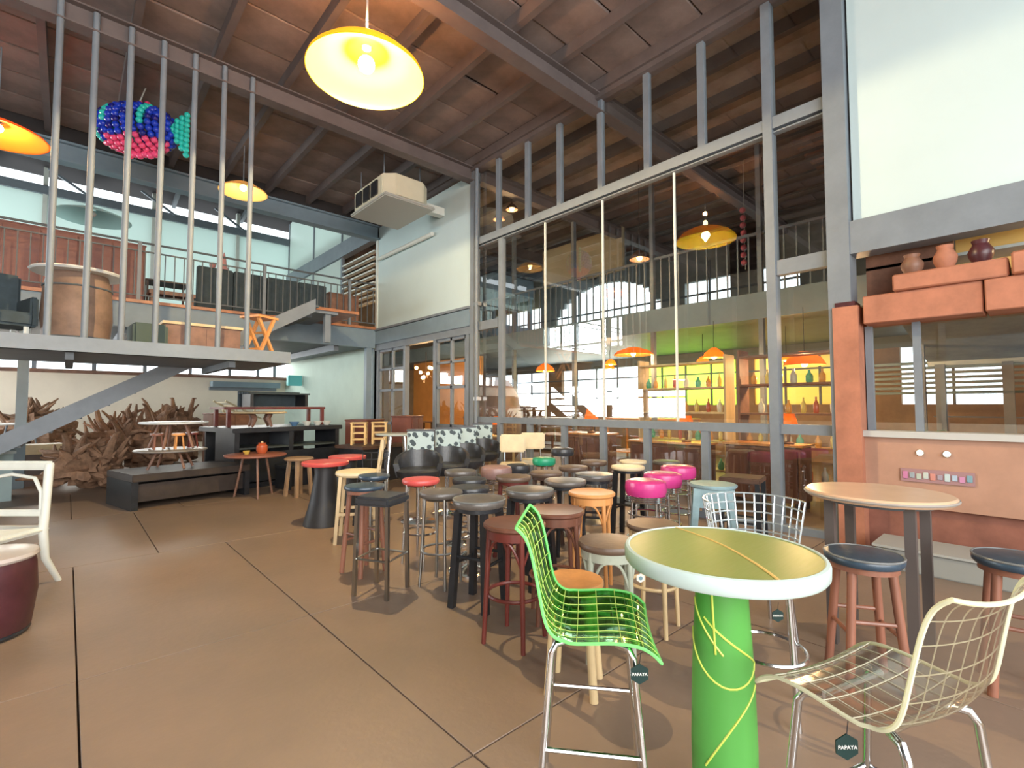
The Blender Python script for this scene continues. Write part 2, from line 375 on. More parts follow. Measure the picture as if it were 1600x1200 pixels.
# wall beyond, towards the far corner
bar(wr, 'green_wall', 11.9, 0, 19, 3.0, 0.1, m=greenwall)
bar(wr, 'pilaster', 11.9, 0, 12.15, 3.0, 0.2, m=tealbeam)
bar(wr, 'upper_eave_beam', 11.9, 5.86, 19, 6.3, 0.2)
for y0, y1 in ((14.2, 16.4), (16.5, 18.9)): bar(wr, 'upper_sheet', y0, 3.45, y1, 5.86, 0.04, m=wallpoly)
for y0, y1 in ((11.9, 14.1), (14.2, 16.4), (16.5, 18.9)): bar(wr, 'upper_sheet', y0, 6.3, y1, 9.0, 0.04, m=wallpoly)
for y in (14.15, 16.45, 18.95): bar(wr, 'mullion', y - 0.05, 3.45, y + 0.05, 9.0, 0.08)
for k in range(9): bar(wr, 'louvre', 12.0, 4.2 + 0.17 * k, 14.05, 4.24 + 0.17 * k, 0.12, m=whitepaint)

# ---- right bay: terracotta wall, ledge and window to the terrace (Y < 1.3)
wt = struct('wall_terracotta', 'low terracotta wall with window opening and tiled ledge at right', 'wall')
MB().box(5.95, -3.9, 0.45, 6.2, 1.3, 1.1).build('wall_panel', terra, wt)
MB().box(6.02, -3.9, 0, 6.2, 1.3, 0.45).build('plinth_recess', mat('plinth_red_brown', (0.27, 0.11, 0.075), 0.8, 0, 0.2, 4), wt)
MB().box(5.9, -3.9, 1.1, 6.22, 1.3, 1.16).build('sill', mat('sill_grey', (0.5, 0.5, 0.47), 0.6), wt)
MB().box(5.84, 1.24, 0, 6.2, 1.46, 2.42).build('terracotta_post', terra2, wt)
MB().box(5.86, 1.27, 2.42, 6.1, 1.44, 2.47).build('post_cap', maroon, wt)
for k in range(6):
    MB().box(5.85 - 0.03 * (k % 2), 1.2 - 0.88 * (k + 1) + .01, 2.22, 6.2, 1.2 - 0.88 * k, 2.5).build('ledge_block', terra2, wt, bevel=0.01, seg=1)
for k in range(5):
    MB().box(5.80 - 0.04 * (k % 2), 0.95 - 0.8 * (k + 1) + .015, 2.5, 6.2, 0.95 - 0.8 * k, 2.66 + 0.03 * (k % 3)).build('ledge_tile', terra2, wt, bevel=0.015, seg=1)
wn = struct('window_4', 'window to the bright terrace above the terracotta wall', 'window')
for y in (1.2, 0.82, -0.9, -2.4): bar(wn, 'mullion', y - 0.03, 1.16, y + 0.03, 2.22, 0.06, x=6.08, m=steel)
for y0, y1 in ((0.85, 1.17), (-0.87, 0.79), (-2.37, -0.93)):
    MB().add([(6.08, y0, 1.16), (6.08, y1, 1.16), (6.08, y1, 2.22), (6.08, y0, 2.22)], [(0, 1, 2, 3)]).build('pane', clearglass, wn, smooth=False)
MB().box(6.5, -3.9, 2.7, 6.6, .55, 3.6).build('golden_glow_panel', mat('golden_glow', (.75, .50, .16), .6), wt)  # added panel; its golden colour carries the warm glow above the ledge
MB().box(6.3, .55, 2.5, 6.4, 1.25, 3.6).build('dark_soffit_panel', midbrown, wt)
point('soffit_fill', (6.3, -.3, 2.85), 12, (1, .75, .4), .05)  # added point light without a fitting, brightens the golden panel
# terrace beyond
te = struct('trim_2', 'terrace canopy, posts and slats seen through the right window', 'canopy')
MB().add([(6.3, -5, 2.85), (6.3, 1.25, 2.85), (10.2, 1.25, 2.1), (10.2, -5, 2.1), (6.3, -5, 2.88), (6.3, 1.25, 2.88), (10.2, 1.25, 2.13), (10.2, -5, 2.13)],
         [(0,1,2,3),(4,5,6,7),(0,1,5,4),(1,2,6,5),(2,3,7,6),(3,0,4,7)]).build('canopy_sheet', mat('canopy_green_grey', (0.34, 0.39, 0.37), 0.7, 0, 0.3, 1.2), te)
MB().box(10.15, -5, 2.04, 10.25, 1.25, 2.12).build('canopy_edge', mat('pale_edge', (0.6, 0.66, 0.62), 0.6), te)
for y in (1.1, 0.35, -1.6, -3.4): MB().box(10.1, y - 0.06, 0, 10.22, y + 0.06, 2.06).build('terrace_post', steel, te)
for k in range(7): MB().box(11.4, -6, 1.62 + 0.09 * k, 11.5, 2.4, 1.665 + 0.09 * k).build('slat', mat('slat_grey_teal', (0.20, 0.27, 0.28), 0.6), te)
for z in (0.95, 1.22): MB().box(10.6, -5, z, 10.63, 1.25, z + 0.025).build('terrace_rail', steel, te)
MB().box(6.2, -6, -0.1, 14, 1.2, 0.0).build('terrace_floor', mat('terrace_paving', (0.6, 0.58, 0.54), 0.8), te)
MB().box(14.2, -40, -0.15, 60, 60, -0.08).build('outside_ground', mat('outside_ground', (0.55, 0.56, 0.5), 0.9), te)

# ---- upper deck, rail, landing, stair
dk = struct('trim_3', 'upper deck with blue grey edge beam and wooden nosing', 'deck')
MB().box(-7, 11.9, 2.98, 5.9, 19, 3.40).build('deck_slab', steel_dk, dk)
MB().box(-7, 11.78, 2.92, 5.9, 11.92, 3.40).build('deck_edge', tealbeam, dk)
MB().box(-7, 11.72, 3.40, 5.9, 12.3, 3.46).build('nosing', mat('orange_brown_nosing', (0.42, 0.17, 0.075), 0.4, 0, 0.25, 5), dk)
for x in (-4.2, -0.58, 5.75): MB().box(x - 0.07, 11.8, 0, x + 0.07, 11.94, 2.95).build('deck_column', tealbeam, dk)
for x in (-5.5, -3.4, -1.3, 0.8, 2.9, 5.0): MB().box(x - 0.06, 12.1, 2.82, x + 0.06, 19, 2.98).build('deck_joist', steel, dk)
rl = struct('trim_4', 'thin grey railing along the edge of the upper deck', 'railing')
MB().tube([(-7, 11.8, 4.6), (5.9, 11.8, 4.6)], 0.022, 8).build('handrail', steel_dk, rl)
MB().box(-7, 11.785, 4.42, 5.9, 11.815, 4.445).build('second_rail', steel_dk, rl)
MB().box(-7, 11.785, 3.55, 5.9, 11.815, 3.575).build('bottom_rail', steel_dk, rl)
bal = MB().box(-0.009, -0.009, 3.56, 0.009, 0.009, 4.43).build('baluster', steel_dk, rl); bal.location = (-2.0, 11.8, 0)
x = -1.84
while x < 5.9:
    share(bal, 'baluster', (x, 11.8, 0), rl); x += 0.16
for x in (-1.2, 0.95, 3.2, 5.2): MB().box(x - 0.03, 11.77, 3.46, x + 0.03, 11.83, 4.6).build('rail_post', steel, rl)

ld = struct('trim_5', 'hanging grey landing slab at the foot of the tall posts', 'landing')
MB().box(-4.5, 7.62, 2.04, 2.45, 9.6, 2.12).build('landing_slab', steel, ld)
MB().box(-4.5, 7.6, 2.04, 2.45, 7.72, 2.21).build('landing_beam', steel, ld)
MB().box(2.35, 7.72, 2.05, 2.46, 9.6, 2.2).build('landing_beam', steel, ld)
for x in (-3.4, -1.7, 0.0, 1.7): MB().box(x - 0.04, 7.72, 1.95, x + 0.04, 9.6, 2.04).build('landing_joist', steel_dk, ld)
ps = struct('trim_6', 'row of tall round grey posts from landing to roof beam', 'posts')
for x in (-0.2, 0.12, 0.46, 0.8, 1.15, 1.5, 1.86, -0.95, -0.6):
    if x > -0.5: MB().tube([(x, 7.66, 2.2), (x, 7.66, 6.2)], 0.034, 12).build('hanging_post', steel, ps)
st = struct('trim_7', 'grey steel stair rising to the right beneath the landing', 'stair')
zz = lambda x: 0.62 * (x + 1.9)
for y in (9.75, 11.0):
    MB().add([(-1.9, y, 0), (3.6, y, zz(3.6) - .12), (3.6, y, zz(3.6) + .14), (-1.9, y, 0.28), (-1.9, y + .06, 0), (3.6, y + .06, zz(3.6) - .12), (3.6, y + .06, zz(3.6) + .14), (-1.9, y + .06, 0.28)],
             [(0,1,2,3),(4,5,6,7),(0,1,5,4),(1,2,6,5),(2,3,7,6),(3,0,4,7)]).build('stringer', steel, st)
for k in range(1, 18):
    x = -1.9 + k * 0.32; MB().box(x - 0.15, 9.8, zz(x) + 0.02, x + 0.15, 11.0, zz(x) + 0.06).build('tread', steel_dk, st)
MB().box(3.55, 10.1, 3.34, 4.2, 11.75, 3.40).build('top_platform', steel, st)
MB().box(3.5, 10.05, 3.40, 4.65, 11.72, 3.46).build('platform_board', MATS['orange_brown_nosing'], st)
MB().box(3.95, 10.15, 2.75, 4.07, 10.27, 3.34).build('platform_prop', steel, st)
MB().sq((4.0, 10.2, 2.8), (4.55, 11.7, 3.3), 0.08).build('platform_brace', steel, st)
MB().sq((3.62, 10.14, 3.3), (3.62, 11.72, 3.3), 0.1, 0.14).build('platform_beam', steel_dk, st)

# ================================================================ ROOM BEHIND THE GLASS
shoptan = mat('shop_wall_tan', (0.38, 0.25, 0.15), 0.8, 0, 0.2, 2)
wsb = struct('wall_shop', 'far wall of the shop behind the glass with bright windows', 'wall')
def yz(o, name, y0, z0, y1, z1, m, x=14.0, t=0.15): return MB().box(x, y0, z0, x + t, y1, z1).build(name, m, o)
yz(wsb, 'dado', -1, 0, 19.6, 1.45, shoptan)
for y0, y1 in ((-1, 0.4), (2.2, 3.0), (5.4, 5.9), (8.95, 9.05), (12.5, 13.2), (16, 19.6)): yz(wsb, 'wall_pier', y0, 1.45, y1, 2.75, shoptan)
yz(wsb, 'band', -1, 2.75, 19.6, 4.1, mat('shop_band', (0.2, 0.22, 0.2), 0.8))
upm = mat('shop_upper_wall', (0.34, 0.37, 0.37), 0.85, 0, 0.2, 1)
a0, a1 = 8.2, 12.8
N = 20
for i in range(N):
    y0 = a0 + (a1 - a0) * i / N; y1 = a0 + (a1 - a0) * (i + 1) / N; t = ((y0 + y1) / 2 - a0) / (a1 - a0) * 2 - 1
    yz(wsb, 'arch_infill', y0, 4.45 + 1.35 * math.sqrt(max(0, 1 - t * t)), y1, 8, upm)
yz(wsb, 'upper_wall', -1, 4.1, 4.2, 8, upm); yz(wsb, 'upper_wall', 5.2, 4.1, 6.0, 8, upm); yz(wsb, 'upper_wall', 4.2, 5.2, 8.2, 8, upm); yz(wsb, 'upper_wall', 7.4, 4.1, 8.2, 5.2, upm)
yz(wsb, 'upper_wall', 12.8, 4.1, 13.6, 8, upm); yz(wsb, 'upper_wall', 16.4, 4.1, 19.6, 8, upm); yz(wsb, 'upper_wall', 13.6, 5.4, 16.4, 8, mat('cream_lit_panel', (0.62, 0.52, 0.34), 0.8))
for y in (9.4, 10.5, 11.6, 6.6, 4.7, 14.3, 15.0, 15.7): yz(wsb, 'glazing_bar', y - 0.03, 4.1, y + 0.03, 5.75, steel, 13.95, 0.06)
for z in (4.75,): yz(wsb, 'glazing_bar', 4.2, z, 16.4, z + 0.05, steel, 13.94, 0.06)
for y0, y1, nm, colr in ((5.9, 8.95, 'lime_pane', (0.62, 0.85, 0.25)), (3.0, 5.4, 'yellow_pane', (0.95, 0.72, 0.3))):
    MB().box(14.05, y0, 1.45, 14.07, y1, 2.75).build(nm, translucent(nm, colr, 0.9), wsb)
for y in (3.8, 4.6, 6.6, 7.4, 8.2, 9.9, 10.8, 11.7, 14.1, 15.0, 1.3): yz(wsb, 'glazing_bar', y - 0.025, 1.45, y + 0.025, 2.75, steel, 13.95, 0.05)
for z in (1.9, 2.35): yz(wsb, 'glazing_bar', 0.4, z, 16, z + 0.04, steel, 13.94, 0.05)
MB().box(6.1, -1.1, 0, 14.2, -1, 8).build('side_wall', shoptan, wsb)
MB().box(6.1, 19.0, 0, 14.2, 19.1, 8).build('side_wall', shoptan, wsb)
yz(wsb, 'orange_partition', 11.6, 0, 15.5, 2.95, mat('orange_wall', (0.72, 0.33, 0.10), 0.7, 0, 0.1, 2), 9.3, 0.1)
cs = struct('ceiling_shop', 'dark roof and beams of the shop behind the glass', 'ceiling')
MB().box(6.1, -1, 6.55, 14.2, 19.6, 6.65).build('roof_sheet', mat('shop_roof', (0.34, 0.30, 0.27), 0.9, 0, 0.3, 2), cs)
for x in (6.9, 7.8, 8.7, 9.6, 10.5, 11.4, 12.3, 13.2): MB().box(x - .05, -1, 6.35, x + .05, 19, 6.55).build('purlin', steel_brown, cs)
for y in (1.42, 4.56, 7.72, 10.9, 14): MB().box(6.1, y - .1, 6.0, 14.2, y + .1, 6.3).build('main_beam', steel_brown, cs)
MB().sq((9.3, 1.42, 5.9), (10.9, 1.42, 3.5), 0.12).build('diagonal_brace', midbrown, cs)
for k in range(9): MB().box(9.4 + .35 * k, -0.6, 6.1, 9.52 + .35 * k, 2.9, 6.14).build('ceiling_slat', midbrown, cs)
sd = struct('trim_8', 'upper deck of the shop behind the glass with thin railing', 'deck')
MB().box(9.2, -0.9, 3.02, 14, 18.9, 3.42).build('deck_slab', tealbeam, sd)
MB().box(9.15, -0.9, 2.98, 9.25, 18.9, 3.46).build('deck_edge', tealbeam, sd)
MB().box(9.19, -0.9, 4.53, 9.23, 18.9, 4.58).build('handrail', steel, sd)
bal2 = MB().box(-0.012, -0.012, 3.44, 0.012, 0.012, 4.55).build('baluster', steel, sd); bal2.location = (9.21, 0.0, 0)
for k in range(1, 60): share(bal2, 'baluster', (9.21, 0.2 * k, 0), sd)
for y in (1.2, 3.4, 5.6, 7.8, 10): MB().box(9.16, y - .04, 0, 9.26, y + .04, 6.2).build('column', steel, sd)

# ---- shop goods behind the glass
def glowmat(n, c, s): return mat(n, c, 0.5, emit=c, es=s)
warmglow = glowmat('warm_lamp_glow', (1.0, 0.66, 0.28), 14)
def pendant_small(x, y, z, label, shade_r=0.22, shade_h=0.2, top=None, m=None, power=40, col=(1, .62, .3)):
    t = thing('pendant_lamp', label, 'lamp', (x, y, z))
    prof = [(shade_r, 0), (shade_r * .8, shade_h * .5), (shade_r * .25, shade_h), (shade_r * .2, shade_h), (shade_r * .72, shade_h * .5 - .01), (shade_r - .01, 0)]
    MB().lathe(prof + [prof[0]], 24).build('lamp_shade', m or darkbrown, t)
    MB().ball((0, 0, 0.03), 0.055, 12, 8).build('bulb', warmglow, t)
    MB().tube([(0, 0, shade_h), (0, 0, (top or 6.2) - z)], 0.006, 6).build('cord', blackwood, t)
    p = point('bulb_light', (x, y, z - 0.06), power, col, 0.06); 
    return t
amber = translucent('amber_shade', (0.9, 0.42, 0.08), 0.7)
pendant_small(8.6, 2.55, 2.05, 'bright amber glass pendant lamp behind the rightmost tall pane', 0.3, 0.22, 2.98, amber, 110)
pendant_small(8.9, 5.9, 2.5, 'wide amber pendant glowing behind the middle glass pane', 0.42, 0.16, 2.98, amber, 90)
pendant_small(9.0, 8.6, 2.3, 'amber pendant behind the glass near the pipe column', 0.25, 0.2, 2.98, amber, 60)
pendant_small(8.8, 4.1, 2.3, 'small amber pendant hanging over the bottle shelves', 0.2, 0.18, 2.98, amber, 60)
pendant_small(8.4, 5.4, 4.35, 'brown cone pendant added for a bulb reflection high in the glass', 0.2, 0.18, 6.3, darkbrown, 25)  # this and the next two lamps stand in for bulb reflections
pendant_small(7.3, 8.45, 5.75, 'left one of two warm lamps added for bulb reflections high in the glass', 0.14, 0.14, 6.3, darkbrown, 25)
pendant_small(7.3, 8.0, 5.85, 'right one of two warm lamps added for bulb reflections high in the glass', 0.14, 0.14, 6.3, darkbrown, 25)
ch = thing('chandelier', 'warm glowing chandelier of small bulbs in the open doorway', 'lamp', (7.6, 12.0, 2.35))
MB().tube([(0, 0, 0), (0, 0, 0.62)], 0.01, 6).build('stem', darkbrown, ch)
for k in range(8):
    a = k * PI / 4; r_ = 0.18 + 0.1 * (k % 2); z_ = 0.12 - 0.14 * (k % 3)
    MB().tube([(0, 0, 0.05), (r_ * .6 * math.cos(a), r_ * .6 * math.sin(a), z_ - .1), (r_ * math.cos(a), r_ * math.sin(a), z_)], 0.008, 6).build('arm', darkbrown, ch)
    MB().ball((r_ * math.cos(a), r_ * math.sin(a), z_ + 0.04), 0.05, 10, 6).build('bulb', warmglow, ch)
point('chandelier_light', (7.6, 12.0, 2.0), 90, (1, .6, .28), 0.2)

def shelf_unit(x, y0, y1, label, m=midbrown, zs=(0.3, 0.8, 1.3, 1.75, 2.2), g='bottles'):
    t = thing('shelf_unit', label, 'shelf', (x, (y0 + y1) / 2, 0)); L = (y1 - y0) / 2
    for s in (-1, 1): MB().box(-0.18, s * L - 0.02, 0, 0.18, s * L + 0.02, 2.3).build('upright', m, t, bevel=.004, seg=1)
    for z in zs: MB().box(-0.18, -L + .02, z - 0.03, 0.18, L - .02, z).build('shelf', m, t)
    return t
shelf_unit(8.1, 1.7, 3.3, 'brown shelf of bottles and vases behind the right glass')
shelf_unit(8.5, 3.7, 5.4, 'brown shelf of glassware behind the centre right glass', lightwood)
bots = []
cols = [((0.75, .35, .08), 'amber_glass'), ((.1, .45, .28), 'green_glass'), ((.8, .75, .6), 'pale_ceramic'), ((.55, .12, .06), 'red_ceramic'), ((.75, .6, .15), 'mustard_ceramic')]
protos = []
for c_, n_ in cols:
    mm = mat(n_, c_, 0.2, 0, 0.1, 5)
    for k in range(1):
        r_ = random.uniform(.035, .06); h_ = random.uniform(.18, .3)
        protos.append(MB().lathe([(r_ * .8, 0), (r_, h_ * .15), (r_, h_ * .55), (r_ * .35, h_ * .8), (r_ * .35, h_), (0, h_)], 12).build('vase', mm))
lab = ['amber glass bottle', 'green glass bottle', 'pale ceramic vase', 'red ceramic vase', 'mustard ceramic vase']
first = [True] * 5; q = 0
ORD = ['first', 'second', 'third', 'fourth', 'fifth', 'sixth', 'seventh', 'eighth', 'ninth', 'tenth']
for un, (sx, y0, y1) in (('right', (8.1, 1.8, 3.2)), ('centre', (8.5, 3.8, 5.3))):
    for sh, z in (('lowest', 0.3), ('second', 0.8), ('third', 1.3), ('fourth', 1.75)):
        ys = []; y = y0 + .05
        while y < y1: ys.append(y); y += random.uniform(.15, .24)
        for idx, y in enumerate(ys):
            k = q % 5; q += 1
            o = protos[k] if first[k] else protos[k].copy()
            if not first[k]: C.objects.link(o)
            first[k] = False
            o.location = (sx - .04, y, z + 0.0005)
            tag(o, '%s, %s from right on the %s shelf of the %s glass side unit' % (lab[k], ORD[idx], sh, un), 'vase', 'vases and bottles on the %s shop shelf unit' % un)
# stools and tables in the shop behind the lower glass
def simple_table(name, label, x, y, w_, d_, h, m, cat='table', legm=None, rz=0, t=0.035, leg=0.04, low=False):
    T = thing(name, label, cat, (x, y, 0), rz)
    MB().box(-w_/2, -d_/2, h - t, w_/2, d_/2, h).build('table_top', m, T, bevel=.006, seg=1)
    for sx in (-1, 1):
        for sy in (-1, 1):
            MB().cb((sx * (w_/2 - leg), sy * (d_/2 - leg), (h - t) / 2), (leg, leg, h - t)).build('leg', legm or m, T)
    if low:
        MB().box(-w_/2 + leg, -d_/2 + leg, .2, w_/2 - leg, d_/2 - leg, .23).build('lower_shelf', m, T)
    return T
simple_table('wooden_table', 'light wooden side table behind the glass near the drain pipe', 7.3, 8.6, .8, .6, .75, lightwood)
simple_table('wooden_table', 'long brown wooden table behind the middle glass panes', 8.0, 6.9, .8, 1.8, .8, midbrown)
simple_table('wooden_table', 'tall honey coloured display table behind the glass shelves', 11.2, 6.9, 1.0, 2.2, 1.1, honey, low=True)
simple_table('wooden_table', 'dark counter table deep in the shop below the bright window', 11.5, 10.6, 1.0, 2.6, 1.05, darkbrown, low=True)
cb_ = thing('round_cabinet', 'large dark brown rounded cabinet behind the left glass pane', 'cabinet', (8.6, 10.2, 0))
MB().lathe([(.62, 0), (.75, .2), (.8, 1.1), (.7, 1.7), (.45, 2.1), (0, 2.2)], 28).build('body', mat('cabinet_brown_grey', (.2, .14, .12), .6, 0, .2, 3), cb_)
MB().ring((0, 0, 1.1), .805, .02).build('band', midbrown, cb_)
k_ = thing('kiosk', 'blue grey kiosk with deep canopy on the shop upper deck', 'kiosk', (12, 14.6, 3.46))
MB().box(-1, -1.6, 2.0, 1, 1.6, 2.7).build('canopy', tealbeam, k_, bevel=.02)
for sx in (-.9, .9):
    for sy in (-1.5, 0, 1.5): MB().box(sx - .05, sy - .05, 0, sx + .05, sy + .05, 2.0).build('post', tealbeam, k_)
MB().box(-.9, -1.5, 0, .9, 1.5, .9).build('counter', tealbeam, k_)
fb = mat('pink_bead', (.6, .12, .16), .3)
st_ = thing('bead_reflection', 'string of small pink balls shaped as the bead fish reflection in the glass', 'ornament', (9.8, 3.9, 5.0))  # added balls stand in for the bead fish mirrored in the glass
MB().tube([(0, 0, 1.3), (0, 0, -.9)], .004, 5).build('string', whitepaint, st_)
for k in range(8): MB().ball((0.02 * (k % 2), 0.03, .3 - .15 * k), .06, 8, 6).build('ball', fb, st_)
simple_table('wooden_counter', 'dark wooden chest with open shelves in the orange doorway', 7.8, 12.6, .6, .5, .95, darkbrown, 'cabinet', low=True)

MB().box(11.0, 7.6, 5.1, 11.1, 10.6, 6.3).build('hanging_panel', MATS['cream_lit_panel'], wsb)
for x, y, w_, h_, lb_ in ((7.3, 2.7, 1.0, .85, 'brown sideboard behind the lower right pane'), (7.3, 4.2, 1.3, .8, 'brown sideboard behind the lower middle panes'), (6.9, 5.6, .9, .9, 'brown chest behind the lower middle panes, farther left')):
    t = thing('sideboard', lb_, 'cabinet', (x + .1, y, 0))
    MB().box(-.22, -w_/2, .1, .22, w_/2, h_).build('body', midbrown, t, bevel=.008); MB().box(-.25, -w_/2 - .03, h_, .25, w_/2 + .03, h_ + .03).build('cabinet_top', honey, t)
    for k in range(3): MB().box(-.24, -w_/2 + .04 + k * (w_ - .06) / 3, .16, -.22, -w_/2 + .01 + (k + 1) * (w_ - .06) / 3, h_ - .05).build('drawer', brownwood, t)
    for sy in (-1, 1): MB().box(-.2, sy * (w_/2 - .06) - .03, 0, .2, sy * (w_/2 - .06) + .03, .1).build('foot', darkbrown, t)
def added_table_lamp(x, y, z, lb_, h_=.42, pw_=18):  # added lamp, lends the lower shop a warm glow
    t = thing('added_table_lamp', lb_, 'lamp', (x, y, z))
    MB().lathe([(0, 0), (.07, 0), (.075, .02), (.02, .04), (.03, h_ * .35), (.012, h_ * .6), (0, h_ * .6)], 16).build('base', darkbrown, t)
    MB().lathe([(.13, h_ * .55), (.08, h_), (.075, h_), (.125, h_ * .55), (.13, h_ * .55)], 24).build('lamp_shade', amber, t)
    MB().ball((0, 0, h_ * .72), .035, 10, 8).build('bulb', warmglow, t)
    point('added_lamp_light', (x, y, z + h_ * .5), pw_, (1, .6, .28), .03)
added_table_lamp(7.35, 2.4, .881, 'added amber table lamp on the right brown sideboard'); added_table_lamp(7.35, 3.9, .831, 'added amber table lamp on the middle brown sideboard')
added_table_lamp(6.95, 5.5, .931, 'added amber table lamp on the leftmost brown chest in the shop'); added_table_lamp(7.3, 8.5, .751, 'added amber table lamp on the light wooden side table')
for k, (x, y, z) in enumerate(((9.6, 7.0, 2.4), (10.2, 5.0, 2.35), (10.4, 3.4, 2.3), (11.2, 8.2, 2.45), (7.9, 1.75, 2.6))):
    pendant_small(x, y, z, 'little warm pendant added deep in the shop, %s from the right' % ['fourth', 'third', 'second', 'fifth', 'first'][k], .14, .14, 2.98 if x > 9.2 else 6.2, amber, 45)  # extra lamps added to give the shop depth a warm glow

# ================================================================ FURNITURE
def arc(c, R, a0, a1, n, z, f=None):
    return [(c[0] + R * math.cos(a0 + (a1 - a0) * i / n), c[1] + R * math.sin(a0 + (a1 - a0) * i / n), z if f is None else f(i / n)) for i in range(n + 1)]
def seat_round(t, r, h, m, pad=0.06, pip=None, under=None):
    if pad > 0.03:
        base = h - pad
        MB().lathe([(0, base), (r * .93, base), (r * .99, base + pad * .25), (r, base + pad * .55), (r * .96, base + pad * .86), (r * .8, h - .004), (r * .4, h), (0, h)], 32).build('seat', m, t)
        if pip:
            MB().ring((0, 0, base + pad * .82), r * .975, .006, 32, 6).build('piping', pip, t)
        if under is not None:
            MB().lathe([(0, base - .03), (r * .86, base - .03), (r * .86, base), (0, base)], 28).build('seat_base', under, t)
        return base - (.03 if under is not None else 0)
    MB().lathe([(0, h - .035), (r * .92, h - .035), (r, h - .022), (r, h - .008), (r * .96, h), (r * .8, h - .004), (0, h - .006)], 36).build('seat', m, t)
    return h - .035
def legs4(t, top, rt, rb, m, th=.035, round_=True, taper=.8, off=PI/4, n=4, z0=0):
    out = []
    for k in range(n):
        a = off + 2 * PI * k / n
        p0 = (rt * math.cos(a), rt * math.sin(a), top + .004); p1 = (rb * math.cos(a), rb * math.sin(a), z0)
        b_ = MB()
        if round_: b_.tube([p0, p1], [th / 2, th / 2 * taper], 10)
        else: b_.sq(p0, p1, th)
        b_.build('leg', m, t); out.append((Vector(p0), Vector(p1)))
    return out
def rungs(t, L, z, m, th=.016, name='rung', alt=0.0):
    n = len(L)
    for k in range(n):
        a0, a1 = L[k]; b0, b1 = L[(k + 1) % n]; zz_ = z + (alt if k % 2 else 0)
        f = (a0.z - zz_) / (a0.z - a1.z); pa = a0.lerp(a1, f); pb = b0.lerp(b1, f)
        MB().tube([pa, pb], th / 2, 8).build(name, m, t)
STOOLG = 'bar stools crowded in the middle of the hall'
def stool(label, x, y, h, r, kind, seatm, legm, rz=0.0, pad=.06, pip=None, name='bar_stool', cat='stool'):
    t = thing(name, label, cat, (x, y, 0), rz, None)
    if kind == 'wood4':
        z = seat_round(t, r, h, seatm, pad, pip, legm if pad > .03 else None); L = legs4(t, z, r * .72, r * 1.05, legm, .042, True, 1.0)
        rungs(t, L, .27, legm, .022, 'footrest', .06)
    elif kind == 'sq4':
        z = seat_round(t, r, h, seatm, pad, pip, legm if pad > .03 else None); L = legs4(t, z, r * .78, r * 1.02, legm, .045, False)
        rungs(t, L, .3, legm, .024, 'footrest', .05)
    elif kind == 'bent':
        z = seat_round(t, r, h, seatm, pad, None, None)
        MB().lathe([(r * .8, z - .05), (r * .9, z - .05), (r * .9, z + .003), (r * .8, z + .003), (r * .8, z - .05)], 32).build('apron', legm, t)
        L = legs4(t, z, r * .82, r * 1.0, legm, .034, True, .8)
        for k in range(4):
            a = PI / 4 + k * PI / 2
            for s in (-1, 1):
                P = []
                for i in range(7):
                    q_ = i / 6; an = a + s * (.62 * q_); rad = r * .84; P.append((rad * math.cos(an), rad * math.sin(an), z - .05 - .17 * (1 - q_) ** 2))
                MB().tube(P, .008, 6).build('bentwood_brace', legm, t)
        MB().ring((0, 0, .28), r * .86, .011, 28, 6).build('foot_ring', legm, t)
    elif kind == 'chrome4':
        z = seat_round(t, r, h, seatm, pad, pip, None); L = legs4(t, z, r * .72, r * .95, legm, .024, True, 1.0)
        MB().ring((0, 0, .27), r * .89, .009, 28, 6).build('foot_ring', legm, t)
        MB().ring((0, 0, z - .012), r * .72, .011, 24, 6).build('seat_ring', legm, t)
    elif kind == 'ped':
        z = seat_round(t, r, h, seatm, pad, pip, None)
        MB().lathe([(.06, z - .02), (.06, z), (0, z)], 16).build('collar', chrome_d, t)
        MB().tube([(0, 0, .02), (0, 0, z)], .026, 14).build('column', legm, t)
        MB().lathe([(0, 0), (r * 1.08, 0), (r * 1.08, .012), (r * .5, .03), (.03, .06), (0, .06)], 32).build('base', legm, t)
        MB().ring((0, 0, .3), r * .7, .009, 24, 6).build('foot_ring', legm, t)
        MB().tube([(-r * .7, 0, .3), (r * .7, 0, .3)], .008, 6).build('ring_spoke', legm, t)
    elif kind == 'retro':
        z = seat_round(t, r, h, seatm, .13, None, None)
        for k in range(3): MB().ring((0, 0, z - .012 - .016 * k), r * .93, .008, 32, 6).build('chrome_band', legm, t)
        L = legs4(t, z - .05, r * .8, r * .95, legm, .022, True, 1.0)
        MB().ring((0, 0, z - .16), r * .84, .008, 28, 6).build('upper_ring', legm, t)
        MB().ring((0, 0, .28), r * .9, .009, 28, 6).build('foot_ring', legm, t)
    elif kind == 'box':
        MB().cb((0, 0, h - .035), (r * 1.9, r * 1.9, .07)).build('seat', seatm, t, bevel=.02)
        L = legs4(t, h - .07, r * 1.15, r * 1.25, legm, .026, False)
        rungs(t, L, .27, legm, .018, 'footrest')
    return t
Lm = {}
stool('black stool with grey padded piped seat and thick black legs, nearest left front', 2.2, 2.76, .75, .19, 'sq4', greyleather, blackwood, .35, pip=piping)
stool('dark red bentwood stool behind the green chair back', 2.03, 2.2, .70, .19, 'bent', brownwood, darkredwood, .3, 0)
stool('brown bentwood stool between the dark red and the orange one', 2.45, 2.25, .71, .195, 'bent', brownwood, brownwood, .9, 0)
stool('orange honey wood bentwood stool with plain round seat', 3.03, 2.4, .74, .18, 'bent', honey, honey, .5, 0)
t = stool('grey white painted stool with brown seat and white paper tag', 2.31, 1.71, .64, .175, 'bent', tancushion, greywhite, .7, .045)
t = stool('brown topped low bentwood stool hidden behind the green table edge', 2.79, 1.72, .66, .165, 'bent', tancushion, lightwood, .2, .04)
